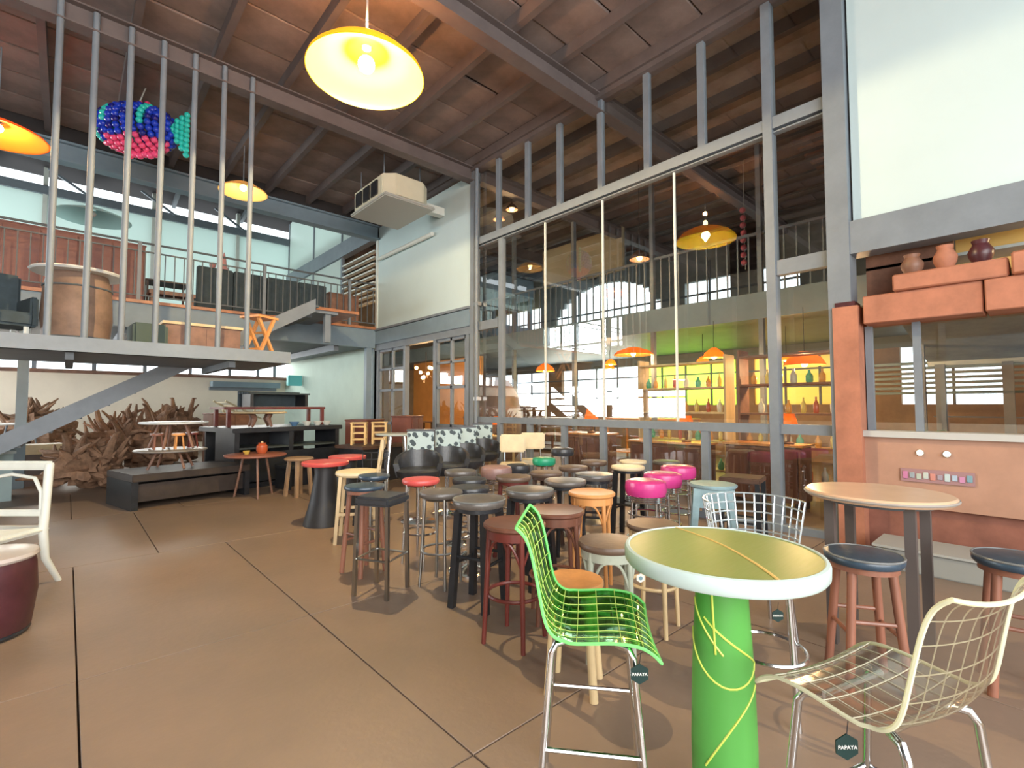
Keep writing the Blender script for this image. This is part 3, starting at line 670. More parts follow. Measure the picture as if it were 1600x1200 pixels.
stool('low stool with flat orange wood top and pale tapered legs by green chair', 1.92, 1.64, .53, .15, 'wood4', honey, lightwood, .55, 0)
stool('square black leather stool with slim metal legs at the front left edge', 1.80, 3.44, .73, .16, 'box', blackleather, chrome_d, .5)
stool('dark navy round stool with splayed red brown wooden legs at left edge', 1.90, 3.95, .735, .17, 'wood4', navyleather, redbrown, .2, .04)
stool('grey padded stool with straight chrome legs beside the black square one', 2.22, 3.27, .735, .175, 'chrome4', greyleather, chrome_d, .4, .05)
stool('bright red vinyl stool on chrome legs in the left of the crowd', 2.40, 3.86, .75, .17, 'chrome4', redseat, chrome, .4, .05)
stool('black padded stool behind the tan bar chair seat', 2.22, 4.42, .745, .15, 'chrome4', navyleather, chrome_d, .1, .045)
stool('black padded stool with pale piping left of the orange wood stool', 2.75, 2.8, .75, .19, 'sq4', greyleather, blackwood, .1, pip=piping)
stool('grey topped black stool behind the orange wood stool', 3.32, 2.93, .75, .19, 'wood4', greyleather, blackwood, .3, .05)
stool('grey topped stool with black rim left of the magenta stools', 3.80, 2.98, .755, .18, 'sq4', greyleather, blackwood, .6, pip=piping)
stool('dark brown topped stool one row behind, near the green plastic seat', 3.59, 3.42, .75, .165, 'wood4', tancushion, darkbrown, .3, .05)
stool('dark leather stool straight behind the grey topped stools', 4.15, 3.54, .75, .16, 'ped', tancushion, chrome_d, .3)
stool('dark brown padded stool farthest in the right row below the glass', 4.74, 3.72, .75, .16, 'ped', tancushion, chrome_d, .3)
stool('tall black drum stool on a chrome stem standing above the others', 4.88, 4.35, .85, .155, 'ped', blackleather, chrome, .3, .1)
stool('small stool with bright green plastic seat', 4.39, 4.22, .77, .145, 'chrome4', greenplastic, chrome, .3, .09)
stool('black drum stool just left of the green plastic seat', 3.86, 4.12, .74, .14, 'ped', blackleather, chrome, .3, .1)
stool('pinkish grey padded stool with shiny chrome band', 3.45, 4.03, .76, .17, 'retro', pinkgrey, chrome, .3)
stool('worn brown topped stool with red rim in the middle row', 3.14, 3.42, .75, .17, 'wood4', tancushion, darkredwood, .3, .05)
stool('grey domed stool on chrome stem left of the brown red rimmed one', 2.80, 3.66, .735, .16, 'ped', blackleather, chrome, .3)
stool('grey green domed stool at the back of the left crowd', 3.02, 4.1, .75, .165, 'ped', greyleather, chrome, .3)
stool('dark domed stool right behind the red vinyl stool', 2.58, 3.36, .72, .17, 'ped', blackleather, chrome, .3)
stool('nearest magenta vinyl drum stool with chrome bands', 3.71, 2.35, .77, .175, 'retro', magenta, chrome, .4, name='drum_stool')
stool('middle magenta vinyl drum stool of three', 4.24, 2.5, .77, .18, 'retro', magenta, chrome, .1, name='drum_stool')
stool('farthest magenta vinyl drum stool next to the steel post', 4.86, 2.68, .77, .185, 'retro', magenta, chrome, .6, name='drum_stool')
stool('black stool with cream light painted on its top, behind the nearest magenta stool', 4.53, 3.09, .76, .18, 'sq4', creamleather, blackwood, .2, .045, pip=None)  # cream seat colour stands for the light on a black seat
stool('small cream topped stool in the last row, left one of a pair', 5.02, 3.35, .76, .16, 'ped', creamleather, chrome_d, .2, .04)
stool('small grey cream stool in the last row, right one of a pair', 5.38, 3.12, .75, .16, 'ped', greyleather, chrome_d, .2, .05)
# left red topped cone tables
for lb, x, y, r_ in (('round red top on a black cone base at the left of the stools', 2.31, 5.85, .27), ('round red top on black cone base, the one standing behind', 2.78, 6.3, .24)):
    t = thing('cone_table', lb, 'table', (x, y, 0))
    MB().lathe([(0, .70), (r_ * .97, .70), (r_, .715), (r_, .735), (r_ * .96, .745), (0, .745)], 36).build('table_top', redseat, t)
    MB().lathe([(0, 0), (.24, 0), (.24, .02), (.17, .28), (.12, .6), (.13, .70), (0, .70)], 28).build('cone_base', mat('black_rubber', (.02, .02, .022), .5), t)
# pale blue metal box stool
t = thing('metal_stool', 'pale blue grey sheet metal stool beside the magenta stools', 'stool', (4.18, 1.98, 0), .5)
MB().prism([(.2 * math.cos(a) * 1.0, .2 * math.sin(a)) for a in [k * PI / 6 for k in range(12)]], .70, .73).build('seat', bluemetal, t, bevel=.008)
for sx in (-1, 1):
    for sy in (-1, 1):
        MB().add([(sx*.13-.03, sy*.13-.03, .70), (sx*.13+.03, sy*.13-.03, .70), (sx*.13+.03, sy*.13+.03, .70), (sx*.13-.03, sy*.13+.03, .70),
                  (sx*.19-.018, sy*.19-.018, 0), (sx*.19+.018, sy*.19-.018, 0), (sx*.19+.018, sy*.19+.018, 0), (sx*.19-.018, sy*.19+.018, 0)],
                 [(0,1,2,3),(4,5,6,7),(0,1,5,4),(1,2,6,5),(2,3,7,6),(3,0,4,7)]).build('leg', bluemetal, t)
for a in range(4): MB().cb((.155 * math.cos(a * PI/2), .155 * math.sin(a * PI/2), .62), (.012, .27, .16), a * PI/2).build('side_panel', bluemetal, t)
for a in range(4): MB().cb((.175 * math.cos(a * PI/2), .175 * math.sin(a * PI/2), .25), (.012, .33, .03), a * PI/2).build('footrest', bluemetal, t)
# dark rectangular stool
t = thing('bench_stool', 'dark rectangular topped stool by the lower glass right of the blue one', 'stool', (4.9, 2.02, 0), .2)
MB().cb((0, 0, .695), (.36, .36, .05)).build('seat', darkbrown, t, bevel=.008)
L = legs4(t, .67, .22, .24, blackwood, .04, False); rungs(t, L, .3, blackwood, .02, 'rung')

# tan bar chair with carved cream back
def barchair_back(t, x, wd, z0, z1, m, lean=.05):
    for s in (-1, 1): MB().tube([(x, s * wd / 2, z0), (x - lean, s * wd / 2, z1)], .014, 8).build('back_post', m, t)
t = thing('bar_chair', 'tan wooden bar chair with padded seat and carved cream backrest', 'chair', (2.31, 4.95, 0), 2.6)
MB().lathe([(0, .67), (.22, .67), (.235, .69), (.23, .715), (.18, .725), (0, .73)], 32).build('seat', creamleather, t)
for sx in (-1, 1):
    for sy in (-1, 1): MB().sq((sx * .16, sy * .16, .675), (sx * .2, sy * .19, 0), .034).build('leg', lightwood, t)
for sx in (-1, 1): MB().sq((sx * .19, -.18, .24), (sx * .19, .18, .24), .022, .03).build('footrest', lightwood, t)
for sy in (-1, 1): MB().sq((-.185, sy * .18, .3), (.185, sy * .18, .3), .02, .028).build('footrest', lightwood, t)
barchair_back(t, -.2, .36, .66, 1.05, lightwood)
MB().cb((-.25, 0, 1.0), (.03, .4, .13)).build('top_rail', lightwood, t, bevel=.012)
MB().cb((-.22, 0, .80), (.02, .34, .04)).build('lower_rail', lightwood, t)
for k in range(4): MB().sq((-.225, -.13 + .087 * k, .82), (-.235, -.13 + .087 * (k + (1 if k < 2 else -1)), .94), .012).build('carved_lattice', lightwood, t)
# black wire chair
t = thing('wire_chair', 'thin black wire armchair behind the tan bar chair', 'chair', (2.72, 5.5, 0), 2.2)
MB().lathe([(0, .60), (.19, .60), (.2, .615), (.19, .63), (0, .63)], 24).build('seat', blackleather, t)
for k in range(4):
    a = PI/4 + k * PI/2; MB().tube([(.15 * math.cos(a), .15 * math.sin(a), .6), (.2 * math.cos(a), .2 * math.sin(a), 0)], .01, 8).build('leg', blackwood, t)
for zq in (.78, .86): MB().tube(arc((0, 0), .2, PI * .5, PI * 1.5, 12, zq), .009, 8).build('back_wire', blackwood, t)
for k in range(7):
    a = PI * .5 + PI * k / 6; MB().tube([(.19 * math.cos(a), .19 * math.sin(a), .61), (.2 * math.cos(a), .2 * math.sin(a), .86)], .006, 6).build('back_wire', blackwood, t)
MB().ring((0, 0, .25), .18, .008).build('foot_ring', chrome, t)

# cow hide back bucket chairs
hide = bpy.data.materials.new('spotted_hide'); hide.use_nodes = True; nt = hide.node_tree
vn = nt.nodes.new('ShaderNodeTexVoronoi'); vn.inputs['Scale'].default_value = 15; tc = nt.nodes.new('ShaderNodeTexCoord'); cr = nt.nodes.new('ShaderNodeValToRGB')
cr.color_ramp.interpolation = 'CONSTANT'; cr.color_ramp.elements[0].color = (.03, .05, .06, 1); cr.color_ramp.elements[1].position = .45; cr.color_ramp.elements[1].color = (.42, .52, .52, 1)
nt.links.new(tc.outputs['Object'], vn.inputs['Vector']); nt.links.new(vn.outputs['Distance'], cr.inputs[0]); nt.links.new(cr.outputs[0], nt.nodes['Principled BSDF'].inputs['Base Color'])
def bucket(label, x, y, rz):
    t = thing('bucket_chair', label, 'chair', (x, y, 0), rz)
    MB().lathe([(0, .5), (.2, .5), (.26, .56), (.27, .62), (.22, .645), (0, .64)], 28).build('seat', blackleather, t)
    n = 14; vs = []
    for i in range(n + 1):
        a = PI * .42 + (PI * 1.16) * i / n; e = abs(i / n - .5) * 2; ztop = .86 - .16 * e ** 2
        for rr_, z_ in ((.26, .55), (.30, ztop), (.25, ztop), (.215, .55)): vs.append((rr_ * math.cos(a), rr_ * math.sin(a), z_))
    fs = []
    for i in range(n):
        for j in range(4): fs.append((i*4+j, i*4+(j+1)%4, (i+1)*4+(j+1)%4, (i+1)*4+j))
    fs += [(0,1,2,3), tuple(n*4 + j for j in (3,2,1,0))]
    MB().add(vs, fs).build('bucket_side', blackleather, t, bevel=.008)
    MB().cb((-.27, 0, .95), (.04, .34, .28)).build('hide_back', hide, t, bevel=.015)
    MB().cb((-.275, 0, 1.095), (.05, .36, .03)).build('back_cap', blackleather, t, bevel=.01)
    MB().tube([(0, 0, .03), (0, 0, .52)], .03, 12).build('column', chrome, t)
    MB().lathe([(0, 0), (.21, 0), (.21, .012), (.04, .04), (0, .04)], 24).build('base', chrome, t)
bucket('left black bucket chair with spotted hide back', 3.2, 5.2, -2.2)
bucket('middle black bucket chair with spotted hide back', 3.75, 5.38, -2.2)
bucket('right black bucket chair with spotted hide back', 4.28, 5.7, -2.2)
bucket('rearmost black bucket chair, hide back just showing over the cream chairs', 5.15, 6.35, -2.2)
def creamchair(label, x, y):
    t = thing('cream_chair', label, 'chair', (x, y, 0), -2.3)
    MB().cb((0, 0, .56), (.36, .38, .07)).build('seat', creamleather, t, bevel=.02)
    MB().cb((-.2, 0, .86), (.05, .38, .26)).build('backrest', creamleather, t, bevel=.02)
    for s in (-1, 1): MB().tube([(-.17, s * .12, .53), (-.22, s * .12, .76)], .012, 8).build('back_bracket', chrome, t)
    for sx in (-1, 1):
        for sy in (-1, 1): MB().tube([(sx * .14, sy * .15, .53), (sx * .2, sy * .2, 0)], .013, 8).build('leg', chrome, t)
creamchair('left cream leather chair with square back near the glass wall', 4.72, 5.15)
creamchair('right cream leather chair with square back near the glass wall', 5.28, 5.3)

# ---- hang tags
def hangtag(t, loc, rz, w_=.05, m=taggreen, words=True):
    tg = MB(); n = 6
    tg.add([(w_/2 * math.sin(2*PI*k/n + PI/6*0), 0, w_/2 * math.cos(2*PI*k/n)) for k in range(n)] + [(w_/2 * math.sin(2*PI*k/n), .003, w_/2 * math.cos(2*PI*k/n)) for k in range(n)],
           [tuple(range(n)), tuple(range(2*n-1, n-1, -1))] + [(k, (k+1) % n, (k+1) % n + n, k + n) for k in range(n)])
    o = tg.build('hang_tag', m, t, smooth=False); o.location = loc; o.rotation_euler = (0, 0, rz)
    if words: text('tag_lettering', 'PAPAYA', w_ * .21, tagwhite, o, (0, -.0015, 0), (PI/2, 0, 0), .0006)
    MB().tube([(0, 0, w_/2), (0.004, 0, w_/2 + .03)], .0012, 5).build('tag_string', blackwood, o)
    return o

# ---- clear shell bar chairs with grid lines
def shell_chair(label, x, y, rz, shellm, linem, rimm, name='shell_bar_chair'):
    t = thing(name, label, 'chair', (x, y, 0), rz)
    prof = [(.235, .615), (.205, .637), (.16, .652), (.08, .655), (0, .648), (-.08, .643), (-.14, .652), (-.182, .682), (-.205, .725), (-.222, .785), (-.240, .855), (-.258, .915), (-.278, .955), (-.305, .975)]
    prof = [(a * .85, b_) for a, b_ in prof]
    # resample finely
    P = []
    for i in range(len(prof) - 1):
        a, b_ = Vector(prof[i]), Vector(prof[i + 1])
        p0 = Vector(prof[max(i-1, 0)]); p3 = Vector(prof[min(i+2, len(prof)-1)])
        for k in range(3):
            u = k / 3; P.append(0.5 * ((2*a) + (-p0+b_)*u + (2*p0-5*a+4*b_-p3)*u*u + (-p0+3*a-3*b_+p3)*u**3))
    P.append(Vector(prof[-1])); n = len(P)
    def half(i): 
        s = i / (n - 1); return .215 - .012 * math.cos(s * PI) * 0 - .02 * max(0, s - .5) * 2 + (.008 if s < .4 else 0)
    def nrm(i):
        a = P[max(i-1, 0)]; b_ = P[min(i+1, n-1)]; d = (b_ - a).normalized(); return Vector((d.y, -d.x))
    def pt(i, v, off=0.0):
        N_ = nrm(i); s_ = i / (n - 1); dish = (.012 + .022 * s_) * v * v; p = P[i] + N_ * (dish + off)
        return (p.x, v * half(i), p.y)
    M_ = 12; vs = []; fs = []
    for i in range(n):
        for j in range(M_ + 1): vs.append(pt(i, -1 + 2 * j / M_))
    W = M_ + 1
    for i in range(n - 1):
        for j in range(M_): fs.append((i*W+j, i*W+j+1, (i+1)*W+j+1, (i+1)*W+j))
    MB().add(vs, fs).build('shell', shellm, t)
    def line(pts, r_=.0018): return MB().tube(pts, r_, 5)
    for k in range(1, 8):
        v = -1 + 2 * k / 8; line([pt(i, v, .0025) for i in range(n)], .0014).build('grid_line', linem, t)
    step = 0.052; acc = 0
    for i in range(1, n - 1):
        acc += (P[i] - P[i-1]).length
        if acc >= step:
            acc = 0; line([pt(i, -1 + 2 * j / M_, .0025) for j in range(W)], .0014).build('grid_line', linem, t)
    rim = [pt(i, -1) for i in range(n)] + [pt(n-1, -1 + 2*j/M_) for j in range(1, M_)] + [pt(i, 1) for i in range(n-1, -1, -1)] + [pt(0, 1 - 2*j/M_) for j in range(1, M_)]
    MB().tube(rim, .0055, 6, closed=True).build('shell_rim', rimm, t)
    Lg = []
    for sx in (-1, 1):
        for sy in (-1, 1):
            p = [(sx * .08, sy * .13, .628), (sx * .115, sy * .15, .625), (sx * .13, sy * .158, .60), (sx * .18, sy * .205, 0)]
            MB().tube(p, .0115, 10).build('leg', chrome, t); Lg.append(p)
    MB().tube([(-.08, -.13, .63), (-.08, .13, .63)], .01, 8).build('seat_crossbar', chrome, t)
    MB().tube([(.08, -.13, .63), (.08, .13, .63)], .01, 8).build('seat_crossbar', chrome, t)
    e = .183; ex = .157
    for a, b_ in (((e, -e), (e, e)), ((-e, -e), (-e, e)), ((-e, -e), (e, -e)), ((-e, e), (e, e))):
        MB().tube([(a[0] * ex / e, a[1], .31), (b_[0] * ex / e, b_[1], .31)], .008, 8).build('footrest', chrome, t)
    return t
greenshell = glassmat('green_clear_plastic', (0.05, .42, .05), 1.5, .06, (.6, 1, .6))
clearshell = glassmat('clear_plastic', (0.72, .70, .63), 1.75, .12)
greenline = mat('groove_edge_glow', (.50, .70, .16), .4)  # light line colour holds the edge glow of the green shell
clearline = mat('pale_edge_glow', (.62, .60, .48), .4)  # pale line colour holds the edge glow of the clear shell
greenrim = translucent('bright_green_edge', (.35, .95, .35), .5)
clearrim = translucent('clear_edge', (.85, .85, .65), .4)
gc = shell_chair('transparent green shell bar chair with grid lines, left of the green table', 1.393, 1.11, math.radians(-51), greenshell, greenline, greenrim)
hangtag(gc, (.145, -.2, .575), math.radians(51 - 42), .062)
cc = shell_chair('transparent clear shell bar chair with grid lines at the bottom right', 1.613, .312, math.radians(72.4), clearshell, clearline, clearrim)
hangtag(cc, (-.02, .195, .575), math.radians(-72.4 - 42), .062)
# tag on white framed stool
ht = None
for o in list(C.objects):
    if o.get('label', '').startswith('grey white painted stool'): ht = o
if ht:
    g_ = hangtag(ht, (.0, 0, .47), -.7 - math.radians(42), .05, tagwhite, False); g_.location = Vector((-.115 * math.cos(.7) , -.165, .46))
    MB().add([(.011 * math.cos(k), -.002, .011 * math.sin(k)) for k in [i * PI / 5 for i in range(10)]], [tuple(range(10))]).build('tag_symbol', mat('tag_blue_print', (.2, .35, .42), .5), g_)

# ---- green round table
gt = thing('green_table', 'tall round table with olive green top, white rim and bright green pedestal', 'table', (1.626, .748, 0)); gt.scale = (1, 1, 1.028)
R_ = .307
top = bpy.data.materials.new('olive_striped_top'); top.use_nodes = True; nt = top.node_tree; b_ = nt.nodes['Principled BSDF']
tc = nt.nodes.new('ShaderNodeTexCoord'); sp = nt.nodes.new('ShaderNodeSeparateXYZ'); nt.links.new(tc.outputs['Object'], sp.inputs[0])
b_.inputs['Roughness'].default_value = .32
wv = nt.nodes.new('ShaderNodeTexNoise'); wv.inputs['Scale'].default_value = 14; mp = nt.nodes.new('ShaderNodeMapping'); mp.inputs['Scale'].default_value = (1, 14, 1); mp.inputs['Rotation'].default_value = (0, 0, .7)
nt.links.new(tc.outputs['Object'], mp.inputs[0]); nt.links.new(mp.outputs[0], wv.inputs['Vector'])
rp = nt.nodes.new('ShaderNodeValToRGB'); rp.color_ramp.elements[0].color = (.22, .27, .05, 1); rp.color_ramp.elements[1].color = (.29, .32, .11, 1)
nt.links.new(wv.outputs['Fac'], rp.inputs[0]); nt.links.new(rp.outputs[0], b_.inputs['Base Color'])
MB().lathe([(0, .86), (R_ - .008, .86), (R_ - .008, .898), (0, .8985)], 72).build('table_top', top, gt)
MB().lathe([(R_ - .012, .855), (R_ - .002, .852), (R_ + .004, .86), (R_ + .005, .89), (R_ + .001, .899), (R_ - .008, .9015), (R_ - .012, .899), (R_ - .012, .855)], 72).build('rim', mat('white_rim', (.50, .62, .60), .35), gt)
# inlaid orange curve across the top
cv = []
for R1, F1 in ((-.05, .293), (-.02, .22), (.01, .13), (.03, .04), (.04, -.05), (.043, -.15), (.04, -.24), (.035, -.295)):
    cv.append((R1 * .738 + F1 * .674, -R1 * .674 + F1 * .738, .8992))
MB().tube(cv, .006, 6, flat=.12).build('inlay_line', mat('orange_inlay', (.62, .42, .12), .4), gt)
ped = [(0, 0), (.15, 0), (.155, .012), (.14, .03), (.105, .05), (.10, .10), (.101, .3), (.096, .5), (.090, .62), (.083, .74), (.080, .80), (.074, .86), (0, .86)]
greenped = translucent('bright_green_resin', (.12, .50, .08), .2, .35, (.12, .44, .09))
MB().lathe(ped, 48).build('pedestal', greenped, gt)
MB().lathe([(0, .80), (.15, .845), (.2, .859), (0, .86)], 36).build('top_support', mat('support_dark', (.06, .07, .06), .5), gt)
yl = mat('yellow_stripe', (.62, .72, .12), .4)
def pr_(z):
    for (r0, z0), (r1, z1) in zip(ped[4:-1], ped[5:]):
        if z0 <= z <= z1: return r0 + (r1 - r0) * (z - z0) / max(1e-6, z1 - z0)
    return .113
for a0, a1, z0, z1, bow in ((2.0, 5.1, .64, .56, -.09), (2.9, 5.1, .70, .56, 0), (3.0, 4.9, .26, .50, .03), (3.2, 3.35, .80, .60, 0), (2.2, 3.6, .74, .60, 0), (2.1, 4.2, .10, .2, 0)):
    pts = []
    for i in range(15):
        u = i / 14; a = a0 + (a1 - a0) * u; z_ = z0 + (z1 - z0) * u + bow * math.sin(PI * u); r_ = pr_(z_) + .0005; pts.append((r_ * math.cos(a), r_ * math.sin(a), z_))
    MB().tube(pts, .0035, 6).build('stripe', yl, gt)
# third clear chair behind the table (tag and chrome legs show below the rim)
# ---- peach round table and wooden leg stools at right
pt_ = thing('peach_table', 'tall round table with peach top and dark steel legs by the terracotta wall', 'table', (3.6, .70, 0))
MB().lathe([(0, .855), (.357, .855), (.367, .865), (.367, .885), (.357, .893), (0, .893)], 56).build('table_top', peachtop, pt_)
MB().ring((0, 0, .874), .368, .008, 56, 6).build('edge_band', mat('grey_edge', (.3, .27, .24), .5), pt_)
for a in (0.75, 0.75 + PI/2, 0.75 + PI, 0.75 + 1.5 * PI):
    MB().sq((.27 * math.cos(a), .27 * math.sin(a), .856), (.27 * math.cos(a), .27 * math.sin(a), 0), .05).build('leg', mat('dark_leg_steel', (.09, .075, .07), .45), pt_)
MB().ring((0, 0, .84), .27, .012).build('apron_ring', steel_dk, pt_)
stool('navy padded stool with chunky brown legs under the peach table', 3.06, .66, .65, .175, 'wood4', navyleather, redbrown, .6, .05, pip=piping)
stool('navy padded stool with chunky brown legs at the right picture edge', 3.5, .12, .66, .17, 'wood4', navyleather, redbrown, .2, .05, pip=piping)
# clear lattice chair
lc = thing('lattice_chair', 'clear crystal lattice backed chair with chrome base behind the green table', 'chair', (3.24, 1.27, 0), -2.35)
crystal = mat('crystal_plastic', (.55, .62, .65), .08, .5)
n = 16
for i in range(n + 1):
    a = PI * .45 + PI * 1.1 * i / n; MB().tube([(.25 * math.cos(a), .25 * math.sin(a), .50), (.3 * math.cos(a), .3 * math.sin(a), .80)], .006, 6).build('lattice_bar', crystal, lc)
for k in range(6):
    z_ = .50 + .06 * k; MB().tube(arc((0, 0), .25 + .01 * k, PI * .45, PI * 1.55, 20, z_), .006, 6).build('lattice_hoop', crystal, lc)
MB().lathe([(0, .47), (.26, .47), (.275, .485), (.26, .5), (0, .495)], 32).build('seat', mat('grey_seat', (.10, .11, .11), .25), lc)
for k in range(4):
    a = PI/4 + k * PI/2; MB().tube([(.18 * math.cos(a), .18 * math.sin(a), .47), (.23 * math.cos(a), .23 * math.sin(a), 0)], .012, 10).build('leg', chrome, lc)
# chrome framed seat behind green table with green tag
bt = stool('chrome legged dark seat behind the green table with a green tag', 2.45, .92, .62, .19, 'chrome4', tancushion, chrome, .3, .03)
hangtag(bt, (-.19, -.06, .50), -.3 - math.radians(42), .055)

# ---- left foreground: maroon pouf, white chair
pf = thing('pouf', 'dark maroon leather pouf with pale top at the left edge', 'stool', (-.36, 4.40, 0))
MB().lathe([(0, 0), (.2, 0), (.235, .04), (.26, .25), (.25, .42), (.24, .46), (0, .46)], 36).build('body', maroon, pf)
MB().lathe([(0, .46), (.25, .46), (.262, .475), (.255, .495), (.2, .505), (0, .508)], 36).build('top_cushion', mat('pale_grey_leather', (.5, .45, .42), .25), pf)
MB().ring((0, 0, .02), .22, .015).build('foot_band', blackwood, pf)
wc = thing('white_armchair', 'white painted wooden chair with curved legs at the left edge', 'chair', (-.44, 5.42, 0), math.radians(-132.4))
for s in (-1, 1):
    MB().tube([(-.20, s * .29, .94), (-.19, s * .285, .6), (-.18, s * .28, .42), (-.2, s * .29, .2), (-.28, s * .33, 0)], [.03, .028, .032, .026, .02], 10).build('back_leg', whitepaint, wc)
    MB().tube([(.24, s * .26, .43), (.25, s * .27, .25), (.23, s * .27, 0)], [.03, .026, .018], 10).build('front_leg', whitepaint, wc)
MB().cb((-.20, 0, .93), (.045, .64, .07)).build('top_rail', whitepaint, wc, bevel=.015)
MB().tube([(-.19, -.25, .5), (-.195, -.24, .72), (-.198, -.18, .83), (-.2, 0, .86), (-.198, .18, .83), (-.195, .24, .72), (-.19, .25, .5)], .014, 8).build('back_hoop', whitepaint, wc)
MB().cb((-.185, 0, .56), (.03, .54, .05)).build('lower_rail', whitepaint, wc, bevel=.008)
MB().cb((.03, 0, .43), (.52, .6, .05)).build('seat', whitepaint, wc, bevel=.02)

# ---- mid left: dark platform with two stacked tier tables
pl = thing('display_platform', 'low dark wooden display platform under the stacked white tables', 'platform', (1.32, 8.9, 0), .22)
MB().box(-.78, -.5, .38, .78, .5, .48).build('platform_top', mat('near_black_brown', (.04, .028, .022), .5, 0, .3, 5), pl, bevel=.01)
for sx in (-1, 1): MB().box(sx * .74 - .04, -.48, 0, sx * .74 + .04, .48, .38).build('side_frame', blackwood, pl)
MB().box(-.7, .3, 0, .7, .34, .38).build('back_panel', blackwood, pl)
MB().box(-.7, -.42, .1, .7, -.38, .34).build('front_slat', MATS['near_black_brown'], pl)
def round_tbl(label, x, y, z0, h, r_, m, legm, n=4, t_=.03, name='round_table', inset=.7):
    t = thing(name, label, 'table', (x, y, z0))
    MB().lathe([(0, h - t_), (r_ * .97, h - t_), (r_, h - t_ * .6), (r_, h - t_ * .25), (r_ * .97, h), (0, h)], 40).build('table_top', m, t)
    for k in range(n):
        a = .4 + 2 * PI * k / n; MB().tube([(r_ * inset * .6 * math.cos(a), r_ * inset * .6 * math.sin(a), h - t_), (r_ * inset * math.cos(a), r_ * inset * math.sin(a), 0)], .018, 8).build('leg', legm, t)
    return t
round_tbl('low round grey table standing on the dark platform', 1.16, 8.78, .492, .28, .46, mat('grey_table_top', (.22, .2, .18), .3, 0, .2, 5), midbrown)
round_tbl('round white table raised on top of the grey one', 1.2, 8.85, .79, .38, .44, mat('white_table_top', (.72, .74, .72), .3), midbrown, 5)
for x, y, lb_, mm_ in ((.98, 8.75, 'small red stool tucked between the two stacked tables, left', redbrown), (1.22, 8.62, 'small orange log stool between the two stacked tables', honey), (1.42, 8.8, 'small dark stool between the two stacked tables, right', darkredwood)):
    t = thing('small_stool', lb_, 'stool', (x, y, .7725))
    MB().lathe([(0, .2), (.085, .2), (.09, .215), (.085, .235), (0, .235)], 18).build('seat', mm_, t)
    for k in range(3): MB().tube([(.05 * math.cos(k * 2.1), .05 * math.sin(k * 2.1), .2), (.075 * math.cos(k * 2.1), .075 * math.sin(k * 2.1), 0.003)], .012, 6).build('leg', mm_, t)
# black stage like counter with stacked tops
bc = thing('black_counter', 'long black counter with shelves in the middle distance', 'counter', (3.0, 9.75, 0), .2)
MB().box(-1.0, -.4, .0, 1.0, .4, .08).build('plinth', blackwood, bc)
MB().box(-1.05, -.4, .95, 1.05, .95, 1.03).build('counter_top', blackwood, bc, bevel=.01)
for x in (-.96, 0, .96): MB().box(x - .04, -.36, .08, x + .04, .36, .95).build('divider', blackwood, bc)
MB().box(-.92, -.37, .1, .92, -.34, .60).build('front_panel', blackwood, bc)
for z in (.35, .66): MB().box(-.92, -.34, z, .92, .36, z + .03).build('shelf', mat('dark_green_grey', (.05, .06, .055), .5), bc)
MB().box(-.96, .85, .0, .96, .89, .95).build('back_panel', blackwood, bc)
lsf = thing('low_platform', 'low black platform in front of the black counter', 'platform', (3.16, 8.86, 0), .2)
MB().box(-.47, -.2, .34, .47, .2, .4).build('platform_top', blackwood, lsf, bevel=.006, seg=1)
for sx in (-1, 1): MB().box(sx * .42 - .04, -.19, 0, sx * .42 + .04, .19, .34).build('side_frame', blackwood, lsf)
MB().box(-.38, .14, 0, .38, .18, .34).build('back_panel', blackwood, lsf)
lt = thing('stacked_table', 'long dark red wooden table standing on the black counter', 'table', (2.97, 10.3, 1.032), .2)
MB().box(-1.0, -.3, .31, 1.0, .3, .36).build('table_top', darkredwood, lt, bevel=.008)
for x in (-.9, .95):
    for y in (-.25, .25): MB().cb((x, y, .155), (.06, .06, .31)).build('leg', darkredwood, lt)
lb2 = thing('black_bench', 'black slatted bench stacked highest on the dark red table', 'bench', (3.05, 10.32, 1.394), .2)
for k in range(4): MB().box(-.62, -.2 + .1 * k, .24, .62, -.12 + .1 * k, .27).build('slat', tealfabric, lb2)
for x in (-.55, .55): MB().box(x - .03, -.2, 0, x + .03, .2, .24).build('leg', blackwood, lb2)
MB().box(-.62, .18, .0, .62, .22, .3).build('rail', tealfabric, lb2)
wt2 = thing('wood_top_table', 'low pale wooden oval table with carved legs standing on the black counter', 'table', (2.55, 9.45, 1.032), .2)
MB().lathe([(0, .24), (.42, .24), (.44, .25), (.42, .27), (0, .27)], 36).build('table_top', lightwood, wt2)
for k in range(4):
    a = .5 + k * PI/2; MB().tube([(.2 * math.cos(a), .2 * math.sin(a), .24), (.15 * math.cos(a), .15 * math.sin(a), .15), (.22 * math.cos(a), .22 * math.sin(a), .012)], [.035, .045, .02], 8).build('leg', midbrown, wt2)
for x, y, lb_, mm_ in ((3.15, 9.5, 'blue bowl on the black counter, right of the oval table', mat('blue_glaze', (.1, .2, .35), .3)), (3.4, 9.56, 'first white bowl on the black counter', whitepaint), (3.62, 9.6, 'second white bowl on the black counter, farther right', whitepaint), (3.82, 9.66, 'third white bowl at the right end of the black counter', whitepaint)):
    t = thing('bowl', lb_, 'bowl', (x, y, 1.033))
    MB().lathe([(0, 0), (.04, 0), (.09, .08), (.083, .08), (.035, .012), (0, .012)], 18).build('bowl_body', mm_, t)
round_tbl('round red brown table with tapered legs before the black counter', 2.2, 8.35, 0, .66, .44, mat('red_brown_top', (.30, .11, .07), .35, 0, .2, 5), midbrown, 3, .035)
b3 = thing('orange_pot', 'small orange red pot on the red brown table', 'pot', (2.3, 8.4, .6605))
MB().lathe([(0, 0), (.06, 0), (.085, .05), (.08, .12), (.05, .15), (.06, .165), (0, .165)], 20).build('body', mat('orange_glaze', (.45, .09, .03), .3), b3)
